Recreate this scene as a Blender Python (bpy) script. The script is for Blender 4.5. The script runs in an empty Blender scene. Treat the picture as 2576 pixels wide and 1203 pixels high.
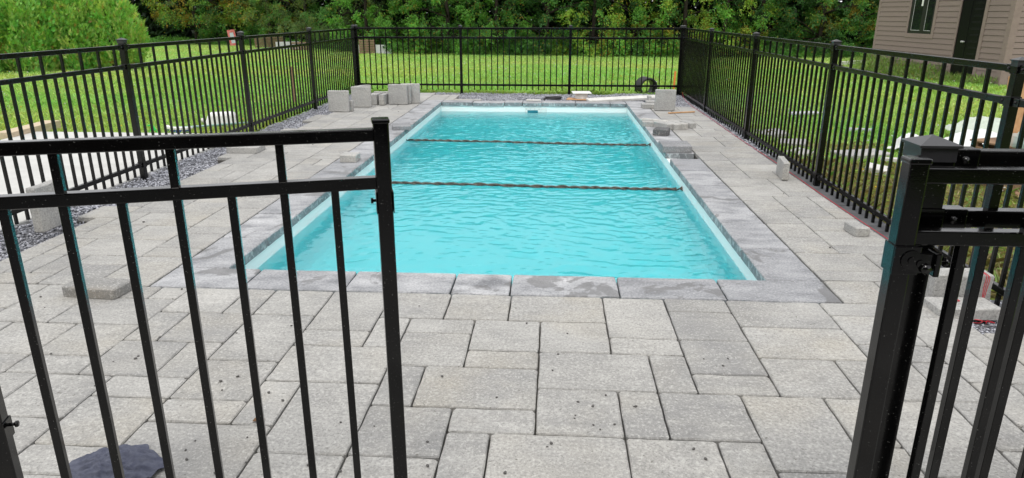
import bpy, bmesh, math, random
import numpy as np
from mathutils import Vector, Matrix

random.seed(7)
RNG = np.random.default_rng(11)
SC = bpy.context.scene
COL = SC.collection

# ------------------------------------------------------------------ camera
def cam_matrix(pitch, yaw, roll, loc):
    cy, sy, cp, sp = math.cos(yaw), math.sin(yaw), math.cos(pitch), math.sin(pitch)
    fwd, right, up = Vector((sy, cy, 0)), Vector((cy, -sy, 0)), Vector((0, 0, 1))
    f = fwd * cp - up * sp
    u = up * cp + fwd * sp
    cr, sr = math.cos(roll), math.sin(roll)
    r3, u3 = right * cr + u * sr, u * cr - right * sr
    m = Matrix((r3, u3, -f)).transposed().to_4x4()
    m.translation = loc
    return m
cd = bpy.data.cameras.new('camera')
cam = bpy.data.objects.new('camera', cd)
COL.objects.link(cam)
cd.sensor_width = 36.0
cd.lens = 36.0 * 1746.7 / 2576
cd.clip_start, cd.clip_end = 0.05, 600
cam.matrix_world = cam_matrix(math.radians(18.032), math.radians(-3.362), math.radians(0.059), Vector((0, 0, 1.522)))
SC.camera = cam

# ------------------------------------------------------------------ sky, sun, exposure
SUN_EL, SUN_AZ = math.radians(60), math.radians(186)      # high, behind the camera
w = bpy.data.worlds.new('World'); SC.world = w; w.use_nodes = True
wn = w.node_tree; wn.nodes.clear()
sky = wn.nodes.new('ShaderNodeTexSky'); sky.sky_type = 'NISHITA'; sky.sun_disc = False
sky.sun_elevation = SUN_EL; sky.sun_rotation = SUN_AZ
sky.air_density = 1.0; sky.dust_density = 5.0; sky.ozone_density = 1.0
hs = wn.nodes.new('ShaderNodeHueSaturation'); hs.inputs['Saturation'].default_value = 0.30   # thin overcast: a paler sky
bg = wn.nodes.new('ShaderNodeBackground'); bg.inputs['Strength'].default_value = 0.15
wo = wn.nodes.new('ShaderNodeOutputWorld')
# bright broken cloud deck over the blue
wc = wn.nodes.new('ShaderNodeTexCoord'); wm = wn.nodes.new('ShaderNodeMapping'); wm.inputs['Scale'].default_value = (1.0, 1.0, 2.6)
cn = wn.nodes.new('ShaderNodeTexNoise'); cn.inputs['Scale'].default_value = 2.3; cn.inputs['Detail'].default_value = 6; cn.inputs['Roughness'].default_value = 0.6
cr = wn.nodes.new('ShaderNodeValToRGB'); cr.color_ramp.elements[0].position = 0.30; cr.color_ramp.elements[0].color = (0.55, 0.55, 0.55, 1); cr.color_ramp.elements[1].position = 0.55; cr.color_ramp.elements[1].color = (1, 1, 1, 1)
cm = wn.nodes.new('ShaderNodeMix'); cm.data_type = 'RGBA'; cm.inputs[7].default_value = (7.3, 7.35, 7.5, 1)
wn.links.new(wc.outputs['Generated'], wm.inputs[0]); wn.links.new(wm.outputs[0], cn.inputs['Vector']); wn.links.new(cn.outputs[0], cr.inputs[0]); wn.links.new(cr.outputs[0], cm.inputs[0])
wn.links.new(sky.outputs[0], hs.inputs['Color']); wn.links.new(hs.outputs[0], cm.inputs[6]); wn.links.new(cm.outputs[2], bg.inputs[0]); wn.links.new(bg.outputs[0], wo.inputs[0])
sd = bpy.data.lights.new('sun', 'SUN'); sun = bpy.data.objects.new('sun', sd); COL.objects.link(sun)
sd.energy = 1.3; sd.angle = math.radians(16); sd.color = (1.0, 0.955, 0.88)
sdir = Vector((math.sin(SUN_AZ) * math.cos(SUN_EL), math.cos(SUN_AZ) * math.cos(SUN_EL), math.sin(SUN_EL)))
sun.rotation_euler = sdir.to_track_quat('Z', 'Y').to_euler()
SC.view_settings.view_transform = 'Standard'; SC.view_settings.look = 'None'
SC.view_settings.exposure = 0.28; SC.view_settings.gamma = 1.0
SC.render.engine = 'CYCLES'
SC.cycles.max_bounces = 10; SC.cycles.transparent_max_bounces = 12
SC.cycles.use_denoising = True

# ------------------------------------------------------------------ node material kit
class MT:
    def __init__(s, name):
        s.m = bpy.data.materials.new(name); s.m.use_nodes = True
        s.t = s.m.node_tree; s.t.nodes.clear()
        s.out = s.n('OutputMaterial')
    def n(s, typ, **kw):
        nd = s.t.nodes.new('ShaderNode' + typ)
        for k, v in kw.items():
            setattr(nd, k, v)
        return nd
    def put(s, sock, v):
        if v is None: return
        if isinstance(v, bpy.types.NodeSocket): s.t.links.new(v, sock)
        elif isinstance(v, (tuple, list)) and len(v) == 3 and sock.type == 'RGBA': sock.default_value = (*v, 1)
        else: sock.default_value = v
    def pos(s): return s.n('NewGeometry').outputs['Position']
    def objco(s): return s.n('TexCoord').outputs['Object']
    def attr(s, name, out='Color'):
        return s.n('Attribute', attribute_name=name).outputs[out]
    def rnd(s): return s.n('ObjectInfo').outputs['Random']
    def vm(s, op, a, b):
        nd = s.n('VectorMath', operation=op); s.put(nd.inputs[0], a); s.put(nd.inputs[1], b); return nd.outputs[0]
    def ma(s, op, a, b=None, c=None, clamp=False):
        nd = s.n('Math', operation=op, use_clamp=clamp); s.put(nd.inputs[0], a); s.put(nd.inputs[1], b); s.put(nd.inputs[2], c); return nd.outputs[0]
    def noise(s, co, scale, detail=3.0, rough=0.55, dist=0.0):
        nd = s.n('TexNoise'); s.put(nd.inputs['Vector'], co); nd.inputs['Scale'].default_value = scale
        nd.inputs['Detail'].default_value = detail; nd.inputs['Roughness'].default_value = rough; nd.inputs['Distortion'].default_value = dist
        return nd.outputs[0]
    def ramp(s, f, stops):
        nd = s.n('ValToRGB'); s.put(nd.inputs[0], f); e = nd.color_ramp.elements
        while len(e) < len(stops): e.new(0.5)
        for el, (p, c) in zip(e, stops):
            el.position = p; el.color = (*c, 1) if isinstance(c, tuple) else (c, c, c, 1)
        return nd.outputs[0]
    def mix(s, f, a, b, mode='MIX'):
        nd = s.n('Mix', data_type='RGBA', blend_type=mode)
        s.put(nd.inputs[0], f); s.put(nd.inputs[6], a); s.put(nd.inputs[7], b); return nd.outputs[2]
    def bump(s, h, strength=0.3, dist=0.01, normal=None):
        nd = s.n('Bump'); s.put(nd.inputs['Height'], h); nd.inputs['Strength'].default_value = strength
        nd.inputs['Distance'].default_value = dist
        if normal is not None: s.put(nd.inputs['Normal'], normal)
        return nd.outputs[0]
    def bsdf(s, base, rough=0.6, spec=0.5, normal=None, **kw):
        nd = s.n('BsdfPrincipled'); s.put(nd.inputs['Base Color'], base); s.put(nd.inputs['Roughness'], rough)
        s.put(nd.inputs['Specular IOR Level'], spec)
        if normal is not None: s.put(nd.inputs['Normal'], normal)
        for k, v in kw.items(): s.put(nd.inputs[k], v)
        return nd.outputs[0]
    def done(s, surf, vol=None):
        s.t.links.new(surf, s.out.inputs['Surface'])
        if vol is not None: s.t.links.new(vol, s.out.inputs['Volume'])
        return s.m

def m_metal(name, rough=0.3, base=0.0055, spec=0.5):
    k = MT(name); co = k.pos()
    dust = k.ramp(k.noise(co, 210, 2), [(0.69, 0.0), (0.73, 1.0)])
    smear = k.noise(co, 9, 4)
    col = k.mix(dust, (base, base, base * 1.08), (0.10, 0.10, 0.095))
    r = k.ma('MULTIPLY_ADD', smear, 0.34, rough - 0.16, True)
    b = k.bump(k.noise(co, 320, 2), 0.03, 0.002)
    return k.done(k.bsdf(col, r, spec, b))
M_GATE = m_metal('black_gloss_paint', 0.11, 0.0018, 0.40)
M_FENCE = m_metal('black_satin_paint', 0.22, 0.0020, 0.38)

def m_stone(name, lo, mid, hi, tan, use_attr=True, mottle=1.0):
    """cast concrete paving: cloudy tone, long soft streaks, fine pits and grit"""
    k = MT(name)
    if use_attr:
        a = k.attr('seed', 'Vector'); co = k.vm('ADD', k.pos(), a)
        sep = k.n('SeparateXYZ'); k.put(sep.inputs[0], a); tone = k.ma('FRACT', k.ma('MULTIPLY', sep.outputs[0], 0.37))
        tone2 = k.ma('FRACT', k.ma('MULTIPLY', sep.outputs[1], 0.73))
    else:
        r = k.rnd(); co = k.vm('ADD', k.objco(), k.vm('SCALE', (1, 1, 1), None)) if False else k.objco()
        tone = r; tone2 = k.ma('FRACT', k.ma('MULTIPLY', r, 17.3))
    cloud = k.noise(co, 3.2, 4, 0.6)
    mp = k.n('Mapping'); k.put(mp.inputs['Vector'], co); mp.inputs['Scale'].default_value = (2.2, 11, 6)
    streak = k.noise(mp.outputs[0], 1.6, 4, 0.65, 0.6)
    f = k.ma('ADD', k.ma('MULTIPLY', cloud, 0.55), k.ma('MULTIPLY', streak, 0.45))
    f = k.ma('ADD', f, k.ma('MULTIPLY_ADD', tone, 0.17, -0.085))
    col = k.ramp(f, [(0.32, lo), (0.5, mid), (0.68, hi)])
    tanf = k.ma('MULTIPLY', k.ramp(k.noise(co, 2.1, 3), [(0.45, 0.0), (0.7, 1.0)]), k.ma('MULTIPLY', tone2, 0.6))
    col = k.mix(tanf, col, tan)
    grit = k.noise(co, 150, 3, 0.7)
    col = k.mix(k.ramp(grit, [(0.30, 0.75), (0.42, 0.0)]), col, (0.13, 0.125, 0.115))
    col = k.mix(k.ramp(grit, [(0.60, 0.0), (0.75, 0.55)]), col, (0.62, 0.61, 0.58))
    mid_ = k.noise(co, 75, 2, 0.6)
    col = k.mix(k.ramp(mid_, [(0.36, 0.42), (0.5, 0.0)]), col, (0.21, 0.21, 0.205))
    col = k.mix(k.ramp(mid_, [(0.55, 0.0), (0.70, 0.45)]), col, (0.60, 0.595, 0.57))
    if use_attr:                                          # damp and dusty patches that run on from slab to slab
        w1 = k.noise(k.pos(), 0.9, 5, 0.62, 0.6)
        col = k.mix(k.ramp(w1, [(0.30, 0.30), (0.46, 0.0)]), col, (0.20, 0.198, 0.19))
        col = k.mix(k.ramp(w1, [(0.56, 0.0), (0.74, 0.28)]), col, (0.60, 0.59, 0.565))
    pit = k.ramp(k.noise(co, 62, 2, 0.5), [(0.25, 0.85), (0.32, 0.0)])
    col = k.mix(pit, col, (0.15, 0.145, 0.13))
    h = k.ma('ADD', k.ma('MULTIPLY', grit, 0.6), k.ma('MULTIPLY', k.noise(co, 38, 4), 1.2))
    return k.done(k.bsdf(col, 0.85, 0.25, k.bump(h, 0.55 if use_attr else 0.9, 0.004)))
M_PAVER = m_stone('pale_concrete_paver', (0.255, 0.253, 0.25), (0.338, 0.333, 0.32), (0.425, 0.418, 0.40), (0.41, 0.38, 0.32))
M_SLAB = m_stone('loose_concrete_paver', (0.31, 0.31, 0.305), (0.40, 0.397, 0.385), (0.48, 0.475, 0.46), (0.45, 0.42, 0.36), use_attr=False)

def m_coping(name, use_attr=True, dark=1.0):
    k = MT(name)
    co = k.vm('ADD', k.pos(), k.attr('seed', 'Vector')) if use_attr else k.objco()
    mp = k.n('Mapping'); k.put(mp.inputs['Vector'], co); mp.inputs['Scale'].default_value = (2.6, 5.0, 4)
    s = k.noise(mp.outputs[0], 1.5, 5, 0.55, 0.25)
    col = k.ramp(s, [(0.28, (0.17 * dark, 0.175 * dark, 0.186 * dark)), (0.44, (0.335 * dark, 0.340 * dark, 0.352 * dark)), (0.58, (0.46 * dark, 0.464 * dark, 0.476 * dark)), (0.76, (0.58 * dark, 0.582 * dark, 0.59 * dark))])
    if use_attr:
        sp_ = k.n('SeparateXYZ'); k.put(sp_.inputs[0], k.attr('seed', 'Vector'))
        col = k.mix(k.ma('MULTIPLY', k.ma('FRACT', k.ma('MULTIPLY', sp_.outputs[0], 0.61)), 0.66), col, (0.212, 0.217, 0.232))
    mid_ = k.noise(co, 70, 3, 0.65)
    col = k.mix(k.ramp(mid_, [(0.34, 0.5), (0.5, 0.0)]), col, (0.15, 0.155, 0.17))
    col = k.mix(k.ramp(mid_, [(0.54, 0.0), (0.70, 0.4)]), col, (0.58, 0.585, 0.61))
    wet = k.ramp(k.noise(co, 2.6, 5, 0.6, 0.8), [(0.575, 0.0), (0.605, 1.0)])
    col = k.mix(k.ma('MULTIPLY', wet, 0.66), col, (0.12 * dark, 0.118 * dark, 0.118 * dark))
    grit = k.noise(co, 150, 3, 0.7)
    col = k.mix(k.ramp(grit, [(0.30, 0.7), (0.42, 0.0)]), col, (0.085, 0.085, 0.09))
    col = k.mix(k.ramp(grit, [(0.62, 0.0), (0.76, 0.4)]), col, (0.6, 0.6, 0.6))
    # pale lime bloom down the exposed edges
    nz = k.n('SeparateXYZ'); k.put(nz.inputs[0], k.n('NewGeometry').outputs['Normal'])
    side = k.ma('LESS_THAN', k.ma('ABSOLUTE', nz.outputs[2]), 0.4)
    lime = k.ramp(k.noise(co, 13, 5, 0.7, 1.0), [(0.50, 0.0), (0.62, 0.75)])
    col = k.mix(k.ma('MULTIPLY', side, lime), k.mix(k.ma('MULTIPLY', side, 0.5), col, (0.13, 0.16, 0.175)), (0.50, 0.56, 0.57))
    rough = k.ma('MULTIPLY_ADD', wet, -0.32, 0.78)
    h = k.ma('ADD', k.ma('MULTIPLY', grit, 0.5), k.ma('MULTIPLY', k.noise(co, 30, 4), 1.2))
    return k.done(k.bsdf(col, rough, 0.35, k.bump(h, 0.5, 0.004)))
M_COPING = m_coping('blue_grey_coping_stone')
M_COPING_LOOSE = m_stone('loose_coping_stone', (0.16, 0.165, 0.175), (0.235, 0.24, 0.255), (0.31, 0.315, 0.335), (0.27, 0.265, 0.26), use_attr=False)
M_COPING_DARK = m_stone('dark_coping_stone', (0.045, 0.047, 0.05), (0.075, 0.078, 0.083), (0.12, 0.122, 0.13), (0.10, 0.098, 0.095), use_attr=False)

def m_simple(name, c1, c2, scale=6, rough=0.7, spec=0.3, bump=0.2, bs=60, obj=True, detail=4, stretch=None):
    k = MT(name); co = k.objco() if obj else k.pos()
    if stretch:
        mp = k.n('Mapping'); k.put(mp.inputs['Vector'], co); mp.inputs['Scale'].default_value = stretch; cs = mp.outputs[0]
    else: cs = co
    col = k.ramp(k.noise(cs, scale, detail, 0.6), [(0.3, c1), (0.7, c2)])
    return k.done(k.bsdf(col, rough, spec, k.bump(k.noise(cs, bs, 3), bump, 0.004)))
M_SAND = m_simple('joint_sand', (0.07, 0.067, 0.062), (0.15, 0.144, 0.132), 40, 0.95, 0.1, 0.4, 200, False)
M_BED = m_simple('crushed_stone_bed', (0.12, 0.122, 0.13), (0.26, 0.26, 0.275), 55, 0.95, 0.1, 0.8, 120, False)
M_PAD = m_simple('smooth_concrete', (0.47, 0.47, 0.455), (0.57, 0.57, 0.55), 2.5, 0.85, 0.2, 0.15, 90, False)
M_EDGING = m_simple('dark_edging_stone', (0.075, 0.077, 0.082), (0.14, 0.142, 0.15), 7, 0.85, 0.2, 0.4, 90, False)
M_LINER = m_simple('white_pool_shell', (0.86, 0.885, 0.875), (0.89, 0.91, 0.90), 3, 0.35, 0.4, 0.02, 40, False)
M_WHITE = m_simple('white_plastic', (0.72, 0.72, 0.70), (0.80, 0.80, 0.78), 8, 0.4, 0.5, 0.03)
M_DIRTYWHITE = m_simple('weathered_white', (0.50, 0.49, 0.46), (0.68, 0.67, 0.64), 9, 0.6, 0.3, 0.1)
M_PLY = m_simple('orange_plywood', (0.42, 0.22, 0.10), (0.58, 0.36, 0.19), 5, 0.7, 0.3, 0.15, 40, True, 5, (3, 14, 3))
M_WOOD = m_simple('rough_brown_wood', (0.20, 0.115, 0.065), (0.36, 0.24, 0.15), 6, 0.8, 0.2, 0.3, 40, True, 5, (2, 14, 14))
M_OLDWOOD = m_simple('grey_brown_pallet_wood', (0.12, 0.075, 0.05), (0.27, 0.19, 0.13), 5, 0.85, 0.2, 0.2, 40, True, 5, (2, 12, 12))
M_STAKE_ORANGE = m_simple('orange_stake_paint', (0.62, 0.16, 0.035), (0.75, 0.26, 0.07), 12, 0.6, 0.3, 0.1)
M_FORM = m_simple('pale_form_board', (0.46, 0.37, 0.26), (0.60, 0.50, 0.37), 4, 0.8, 0.2, 0.2, 30, True, 5, (14, 2, 8))
M_BLACKPLASTIC = m_simple('black_plastic', (0.014, 0.014, 0.016), (0.03, 0.03, 0.033), 10, 0.45, 0.4, 0.1)
M_ROPE = m_simple('black_rope', (0.006, 0.005, 0.004), (0.15, 0.12, 0.095), 38, 0.6, 0.4, 0.5, 200)
M_TEALPOLE = m_simple('pale_teal_pole', (0.25, 0.42, 0.38), (0.36, 0.52, 0.47), 8, 0.4, 0.4, 0.02)
M_GREEN = m_simple('bright_green_plastic', (0.02, 0.50, 0.07), (0.05, 0.62, 0.12), 8, 0.4, 0.5, 0.02)
M_BLUE = m_simple('blue_bristle', (0.03, 0.08, 0.30), (0.06, 0.14, 0.42), 60, 0.7, 0.2, 0.6, 120)
M_RED = m_simple('red_string', (0.48, 0.02, 0.035), (0.62, 0.05, 0.07), 80, 0.8, 0.2, 0.3, 300)
M_REDSTRIPE = m_simple('red_painted_board', (0.50, 0.03, 0.035), (0.66, 0.30, 0.28), 13, 0.7, 0.3, 0.1, 40, True, 6)
M_MIRROR = m_simple('pale_blue_panel', (0.42, 0.48, 0.55), (0.55, 0.60, 0.65), 4, 0.2, 0.5, 0.01)
M_CAP = m_simple('satin_black_cap', (0.012, 0.012, 0.014), (0.022, 0.022, 0.025), 30, 0.40, 0.7, 0.02)
M_BARK = m_simple('bark', (0.014, 0.011, 0.009), (0.045, 0.038, 0.030), 9, 0.95, 0.1, 0.9, 30, False, 5, (4, 4, 1))
M_SHEET = m_simple('grey_white_sheet', (0.42, 0.43, 0.44), (0.56, 0.57, 0.58), 2, 0.5, 0.3, 0.05)
M_CLOTH = m_simple('slate_blue_cloth', (0.072, 0.078, 0.112), (0.125, 0.133, 0.172), 30, 0.95, 0.05, 0.5, 380)

def m_leaf(name, transl=0.42):
    k = MT(name); col = k.attr('col')
    d = k.bsdf(col, 0.5, 0.3)
    t = k.n('BsdfTranslucent'); k.put(t.inputs[0], k.mix(1.0, col, (1.15, 1.2, 0.55), 'MULTIPLY'))
    mx = k.n('MixShader'); mx.inputs[0].default_value = transl
    k.t.links.new(d, mx.inputs[1]); k.t.links.new(t.outputs[0], mx.inputs[2])
    return k.done(mx.outputs[0])
M_LEAF = m_leaf('leaves')
M_BLADE = m_leaf('grass_blades', 0.40)
k = MT('gravel_stone'); M_GRAVEL = k.done(k.bsdf(k.attr('col'), 0.7, 0.35, k.bump(k.noise(k.pos(), 200, 2), 0.3, 0.002)))

# lawn soil and thatch under the blades
k = MT('lawn'); co = k.pos()
g = k.ramp(k.noise(co, 7, 5, 0.7), [(0.3, (0.17, 0.29, 0.055)), (0.55, (0.24, 0.39, 0.075)), (0.75, (0.31, 0.45, 0.10))])
g = k.mix(k.ramp(k.noise(co, 0.35, 3), [(0.45, 0.0), (0.7, 0.55)]), g, (0.29, 0.34, 0.10))
g = k.mix(k.ramp(k.noise(co, 1.3, 4, 0.65), [(0.62, 0.0), (0.76, 0.45)]), g, (0.21, 0.17, 0.09))
M_LAWN = k.done(k.bsdf(g, 0.95, 0.1, k.bump(k.noise(co, 40, 4, 0.7), 1.0, 0.03)))

# pool water: mirror by Fresnel over half straight, half refracted light; the colour is absorption in its depth
k = MT('pool_water')
rip = k.noise(k.pos(), 26, 3, 0.55, 0.4)
nb = k.bump(rip, 0.025, 0.010)
fr = k.n('Fresnel'); fr.inputs['IOR'].default_value = 1.33; k.put(fr.inputs['Normal'], nb)
gl = k.n('BsdfGlossy'); gl.inputs['Roughness'].default_value = 0.03; k.put(gl.inputs['Normal'], nb)
rf = k.n('BsdfRefraction'); rf.inputs['IOR'].default_value = 1.33; rf.inputs['Roughness'].default_value = 0.0; k.put(rf.inputs['Normal'], nb)
tr = k.n('BsdfTransparent')
m1 = k.n('MixShader'); m1.inputs[0].default_value = 0.82
k.t.links.new(tr.outputs[0], m1.inputs[1]); k.t.links.new(rf.outputs[0], m1.inputs[2])
m2 = k.n('MixShader'); k.t.links.new(fr.outputs[0], m2.inputs[0]); k.t.links.new(m1.outputs[0], m2.inputs[1]); k.t.links.new(gl.outputs[0], m2.inputs[2])
va = k.n('VolumeAbsorption'); va.inputs['Color'].default_value = (0.01, 0.915, 0.955, 1); va.inputs['Density'].default_value = 1.15
M_WATER = k.done(m2.outputs[0], va.outputs[0])

# house
k = MT('taupe_lap_siding'); co = k.objco()
mp = k.n('Mapping'); k.put(mp.inputs['Vector'], co); mp.inputs['Scale'].default_value = (1.5, 1.5, 26)
s = k.noise(mp.outputs[0], 2.2, 5, 0.65, 1.2)
M_SIDING = k.done(k.bsdf(k.ramp(s, [(0.3, (0.222, 0.168, 0.155)), (0.7, (0.255, 0.195, 0.182))]), 0.75, 0.25, k.bump(s, 0.12, 0.003)))
M_TRIM = m_simple('taupe_trim', (0.228, 0.172, 0.159), (0.27, 0.205, 0.19), 9, 0.75, 0.25, 0.15, 50)
M_DOOR = m_simple('black_door_paint', (0.004, 0.004, 0.005), (0.007, 0.007, 0.008), 4, 0.28, 0.18, 0.02, 20)
M_FRAME = m_simple('black_window_frame', (0.010, 0.010, 0.011), (0.016, 0.016, 0.018), 4, 0.35, 0.5, 0.02)
k = MT('dark_window_glass'); M_GLASS = k.done(k.bsdf((0.012, 0.014, 0.015), 0.03, 0.6))
M_ROOF = m_simple('dark_shingles', (0.03, 0.03, 0.032), (0.07, 0.068, 0.066), 12, 0.9, 0.2, 0.6, 40)
M_SILVER = m_simple('brushed_silver', (0.40, 0.40, 0.40), (0.5, 0.5, 0.5), 20, 0.35, 0.5, 0.02)
k = MT('clear_plastic_sheet')
p = k.bsdf((0.72, 0.76, 0.74), 0.35, 0.5, k.bump(k.noise(k.objco(), 9, 4, 0.6, 1.0), 0.6, 0.03))
tr = k.n('BsdfTransparent'); mx = k.n('MixShader'); mx.inputs[0].default_value = 0.45
k.t.links.new(tr.outputs[0], mx.inputs[1]); k.t.links.new(p, mx.inputs[2]); M_CLEAR = k.done(mx.outputs[0])
k = MT('white_plastic_sheet'); M_POLY = k.done(k.bsdf((0.70, 0.71, 0.70), 0.45, 0.4, k.bump(k.noise(k.objco(), 8, 4, 0.6, 1.2), 0.7, 0.03)))

# ------------------------------------------------------------------ object kit
def link(name, me, mat=None, parent=None):
    o = bpy.data.objects.new(name, me); COL.objects.link(o)
    if me is not None and mat is not None and len(me.materials) == 0: me.materials.append(mat)
    if parent is not None: o.parent = parent
    return o
def tag(o, label=None, cat=None, group=None, kind=None):
    if label: o['label'] = label
    if cat: o['category'] = cat
    if group: o['group'] = group
    if kind: o['kind'] = kind
    return o
def thing(name, label, cat, loc=(0, 0, 0), rz=0.0, group=None):
    o = link(name, None); o.location = loc; o.rotation_euler = (0, 0, rz)
    return tag(o, label, cat, group)
def copy_of(o, parent=None):
    c = o.copy(); COL.objects.link(c)
    if parent is not None: c.parent = parent
    return c

class MB:
    def __init__(s): s.v, s.f, s.sm = [], [], []
    def add(s, V, F, M=None, smooth=False):
        o = len(s.v)
        for p in V: s.v.append(tuple(M @ Vector(p)) if M is not None else tuple(p))
        for q in F: s.f.append([o + i for i in q]); s.sm.append(smooth)
        return s
    def box(s, x0, x1, y0, y1, z0, z1, M=None, ch=0.0):
        if ch <= 0:
            V = [(x, y, z) for z in (z0, z1) for y in (y0, y1) for x in (x0, x1)]
            F = [(0, 2, 3, 1), (4, 5, 7, 6), (0, 1, 5, 4), (2, 6, 7, 3), (0, 4, 6, 2), (1, 3, 7, 5)]
            return s.add(V, F, M)
        bm = bmesh.new(); bmesh.ops.create_cube(bm, size=1.0)
        for v in bm.verts:
            v.co = ((x0 + x1) / 2 + v.co.x * (x1 - x0), (y0 + y1) / 2 + v.co.y * (y1 - y0), (z0 + z1) / 2 + v.co.z * (z1 - z0))
        bmesh.ops.bevel(bm, geom=list(bm.edges), offset=ch, segments=2, affect='EDGES', profile=0.5)
        bm.verts.index_update()
        s.add([v.co.copy() for v in bm.verts], [[v.index for v in f.verts] for f in bm.faces], M)
        bm.free(); return s
    def tube(s, pts, r, n=8, M=None, cap=True, rr=None):
        pts = [Vector(p) for p in pts]; V, F = [], []
        for i, p in enumerate(pts):
            d = (pts[min(i + 1, len(pts) - 1)] - pts[max(i - 1, 0)]).normalized()
            a = d.cross(Vector((0, 0, 1)) if abs(d.z) < 0.9 else Vector((1, 0, 0))).normalized(); b = d.cross(a)
            ri = rr[i] if rr else r
            for j in range(n):
                t = 2 * math.pi * j / n; V.append(p + a * (math.cos(t) * ri) + b * (math.sin(t) * ri))
        for i in range(len(pts) - 1):
            for j in range(n):
                F.append((i * n + j, i * n + (j + 1) % n, (i + 1) * n + (j + 1) % n, (i + 1) * n + j))
        if cap: F += [tuple(range(n))[::-1], tuple((len(pts) - 1) * n + j for j in range(n))]
        return s.add(V, F, M, True)
    def lathe(s, prof, n=24, M=None, smooth=True):
        V, F = [], []
        for r, z in prof:
            for j in range(n): V.append((r * math.cos(2 * math.pi * j / n), r * math.sin(2 * math.pi * j / n), z))
        for i in range(len(prof) - 1):
            for j in range(n): F.append((i * n + j, i * n + (j + 1) % n, (i + 1) * n + (j + 1) % n, (i + 1) * n + j))
        return s.add(V, F, M, smooth)
    def mesh(s, name):
        me = bpy.data.meshes.new(name); me.from_pydata(s.v, [], s.f)
        me.polygons.foreach_set('use_smooth', s.sm); me.update(); return me
    def build(s, name, mat, parent=None): return link(name, s.mesh(name), mat, parent)

def np_mesh(name, V, F, col=None, smooth=False):
    V = np.asarray(V, np.float32); F = np.asarray(F, np.int32); kk = F.shape[1]
    me = bpy.data.meshes.new(name); me.vertices.add(len(V)); me.vertices.foreach_set('co', V.ravel())
    me.loops.add(F.size); me.loops.foreach_set('vertex_index', F.ravel())
    me.polygons.add(len(F)); me.polygons.foreach_set('loop_start', np.arange(0, F.size, kk, dtype=np.int32))
    me.polygons.foreach_set('loop_total', np.full(len(F), kk, np.int32))
    if smooth: me.polygons.foreach_set('use_smooth', np.ones(len(F), bool))
    if col is not None:
        a = me.attributes.new('col', 'FLOAT_COLOR', 'POINT')
        c = np.ones((len(V), 4), np.float32); c[:, :3] = col; a.data.foreach_set('color', c.ravel())
    me.update(calc_edges=True); return me

def vnoise(x, y, seed=0):
    """smooth value noise on arrays"""
    xi, yi = np.floor(x).astype(np.int64), np.floor(y).astype(np.int64); fx, fy = x - xi, y - yi
    fx, fy = fx * fx * (3 - 2 * fx), fy * fy * (3 - 2 * fy)
    def h(a, b):
        n = (a * 374761393 + b * 668265263 + seed * 982451653) & 0x7fffffff
        n = ((n ^ (n >> 13)) * 1274126177) & 0x7fffffff
        return ((n ^ (n >> 16)) & 0xffff) / 65535.0
    return (h(xi, yi) * (1 - fx) + h(xi + 1, yi) * fx) * (1 - fy) + (h(xi, yi + 1) * (1 - fx) + h(xi + 1, yi + 1) * fx) * fy

def terrain_z(x, y):
    t = np.clip((np.asarray(y, float) - 15) / 27, 0, 1)
    return -0.10 - 1.0 * t * t * (3 - 2 * t)

# ------------------------------------------------------------------ dimensions (metres)
PXL, PXR, PYF, PYB = -2.010, 1.290, 3.970, 12.510          # inner edge of the coping
CW = 0.335                                                 # coping width
WATER_Z = -0.165
FXL, FXR, FYB, FYF = -4.03, 2.53, 14.34, 1.502             # fence lines
STRING_X = 2.372

# ------------------------------------------------------------------ ground
def ground():
    xs = sorted(set([-140, -90, -60] + list(np.arange(-48, 48.1, 3.0)) + [60, 90, 140, PXL - 0.1, PXR + 0.1, -4.4, 2.9]))
    ys = sorted(set([-60, -30, -12, -5] + list(np.arange(0, 75, 2.0)) + [90, 130, 190, PYF - 0.1, PYB + 0.1]))
    V = [(x, y, float(terrain_z(x, y))) for y in ys for x in xs]; F = []; n = len(xs)
    for j in range(len(ys) - 1):
        for i in range(n - 1):
            cx, cy = (xs[i] + xs[i + 1]) / 2, (ys[j] + ys[j + 1]) / 2
            if PXL - 0.1 < cx < PXR + 0.1 and PYF - 0.1 < cy < PYB + 0.1: continue
            F.append((j * n + i, j * n + i + 1, (j + 1) * n + i + 1, (j + 1) * n + i))
    o = MB().add(V, F, None, True).build('ground', M_LAWN); tag(o, 'mown lawn around the fenced pool', kind='structure')
ground()

# gravel strips inside the fence (bed sheet + stones)
GRAVEL = [(-4.13, -3.30, 3.2, 14.45), (-3.30, 1.75, 12.80, 14.45), (1.60, 2.62, 12.0, 14.45), (2.36, 2.62, 8.05, 12.0), (2.14, 2.62, 3.28, 3.86)]
b = MB()
for i, (x0, x1, y0, y1) in enumerate(GRAVEL):
    z = -0.082 if i != 4 else -0.055
    b.add([(x0, y0, z), (x1, y0, z), (x1, y1, z + 0.001 * i), (x0, y1, z + 0.001 * i)], [(0, 1, 2, 3)])
tag(b.build('gravel_bed', M_BED), 'dark crushed stone bed under the gravel strips', kind='structure')

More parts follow.
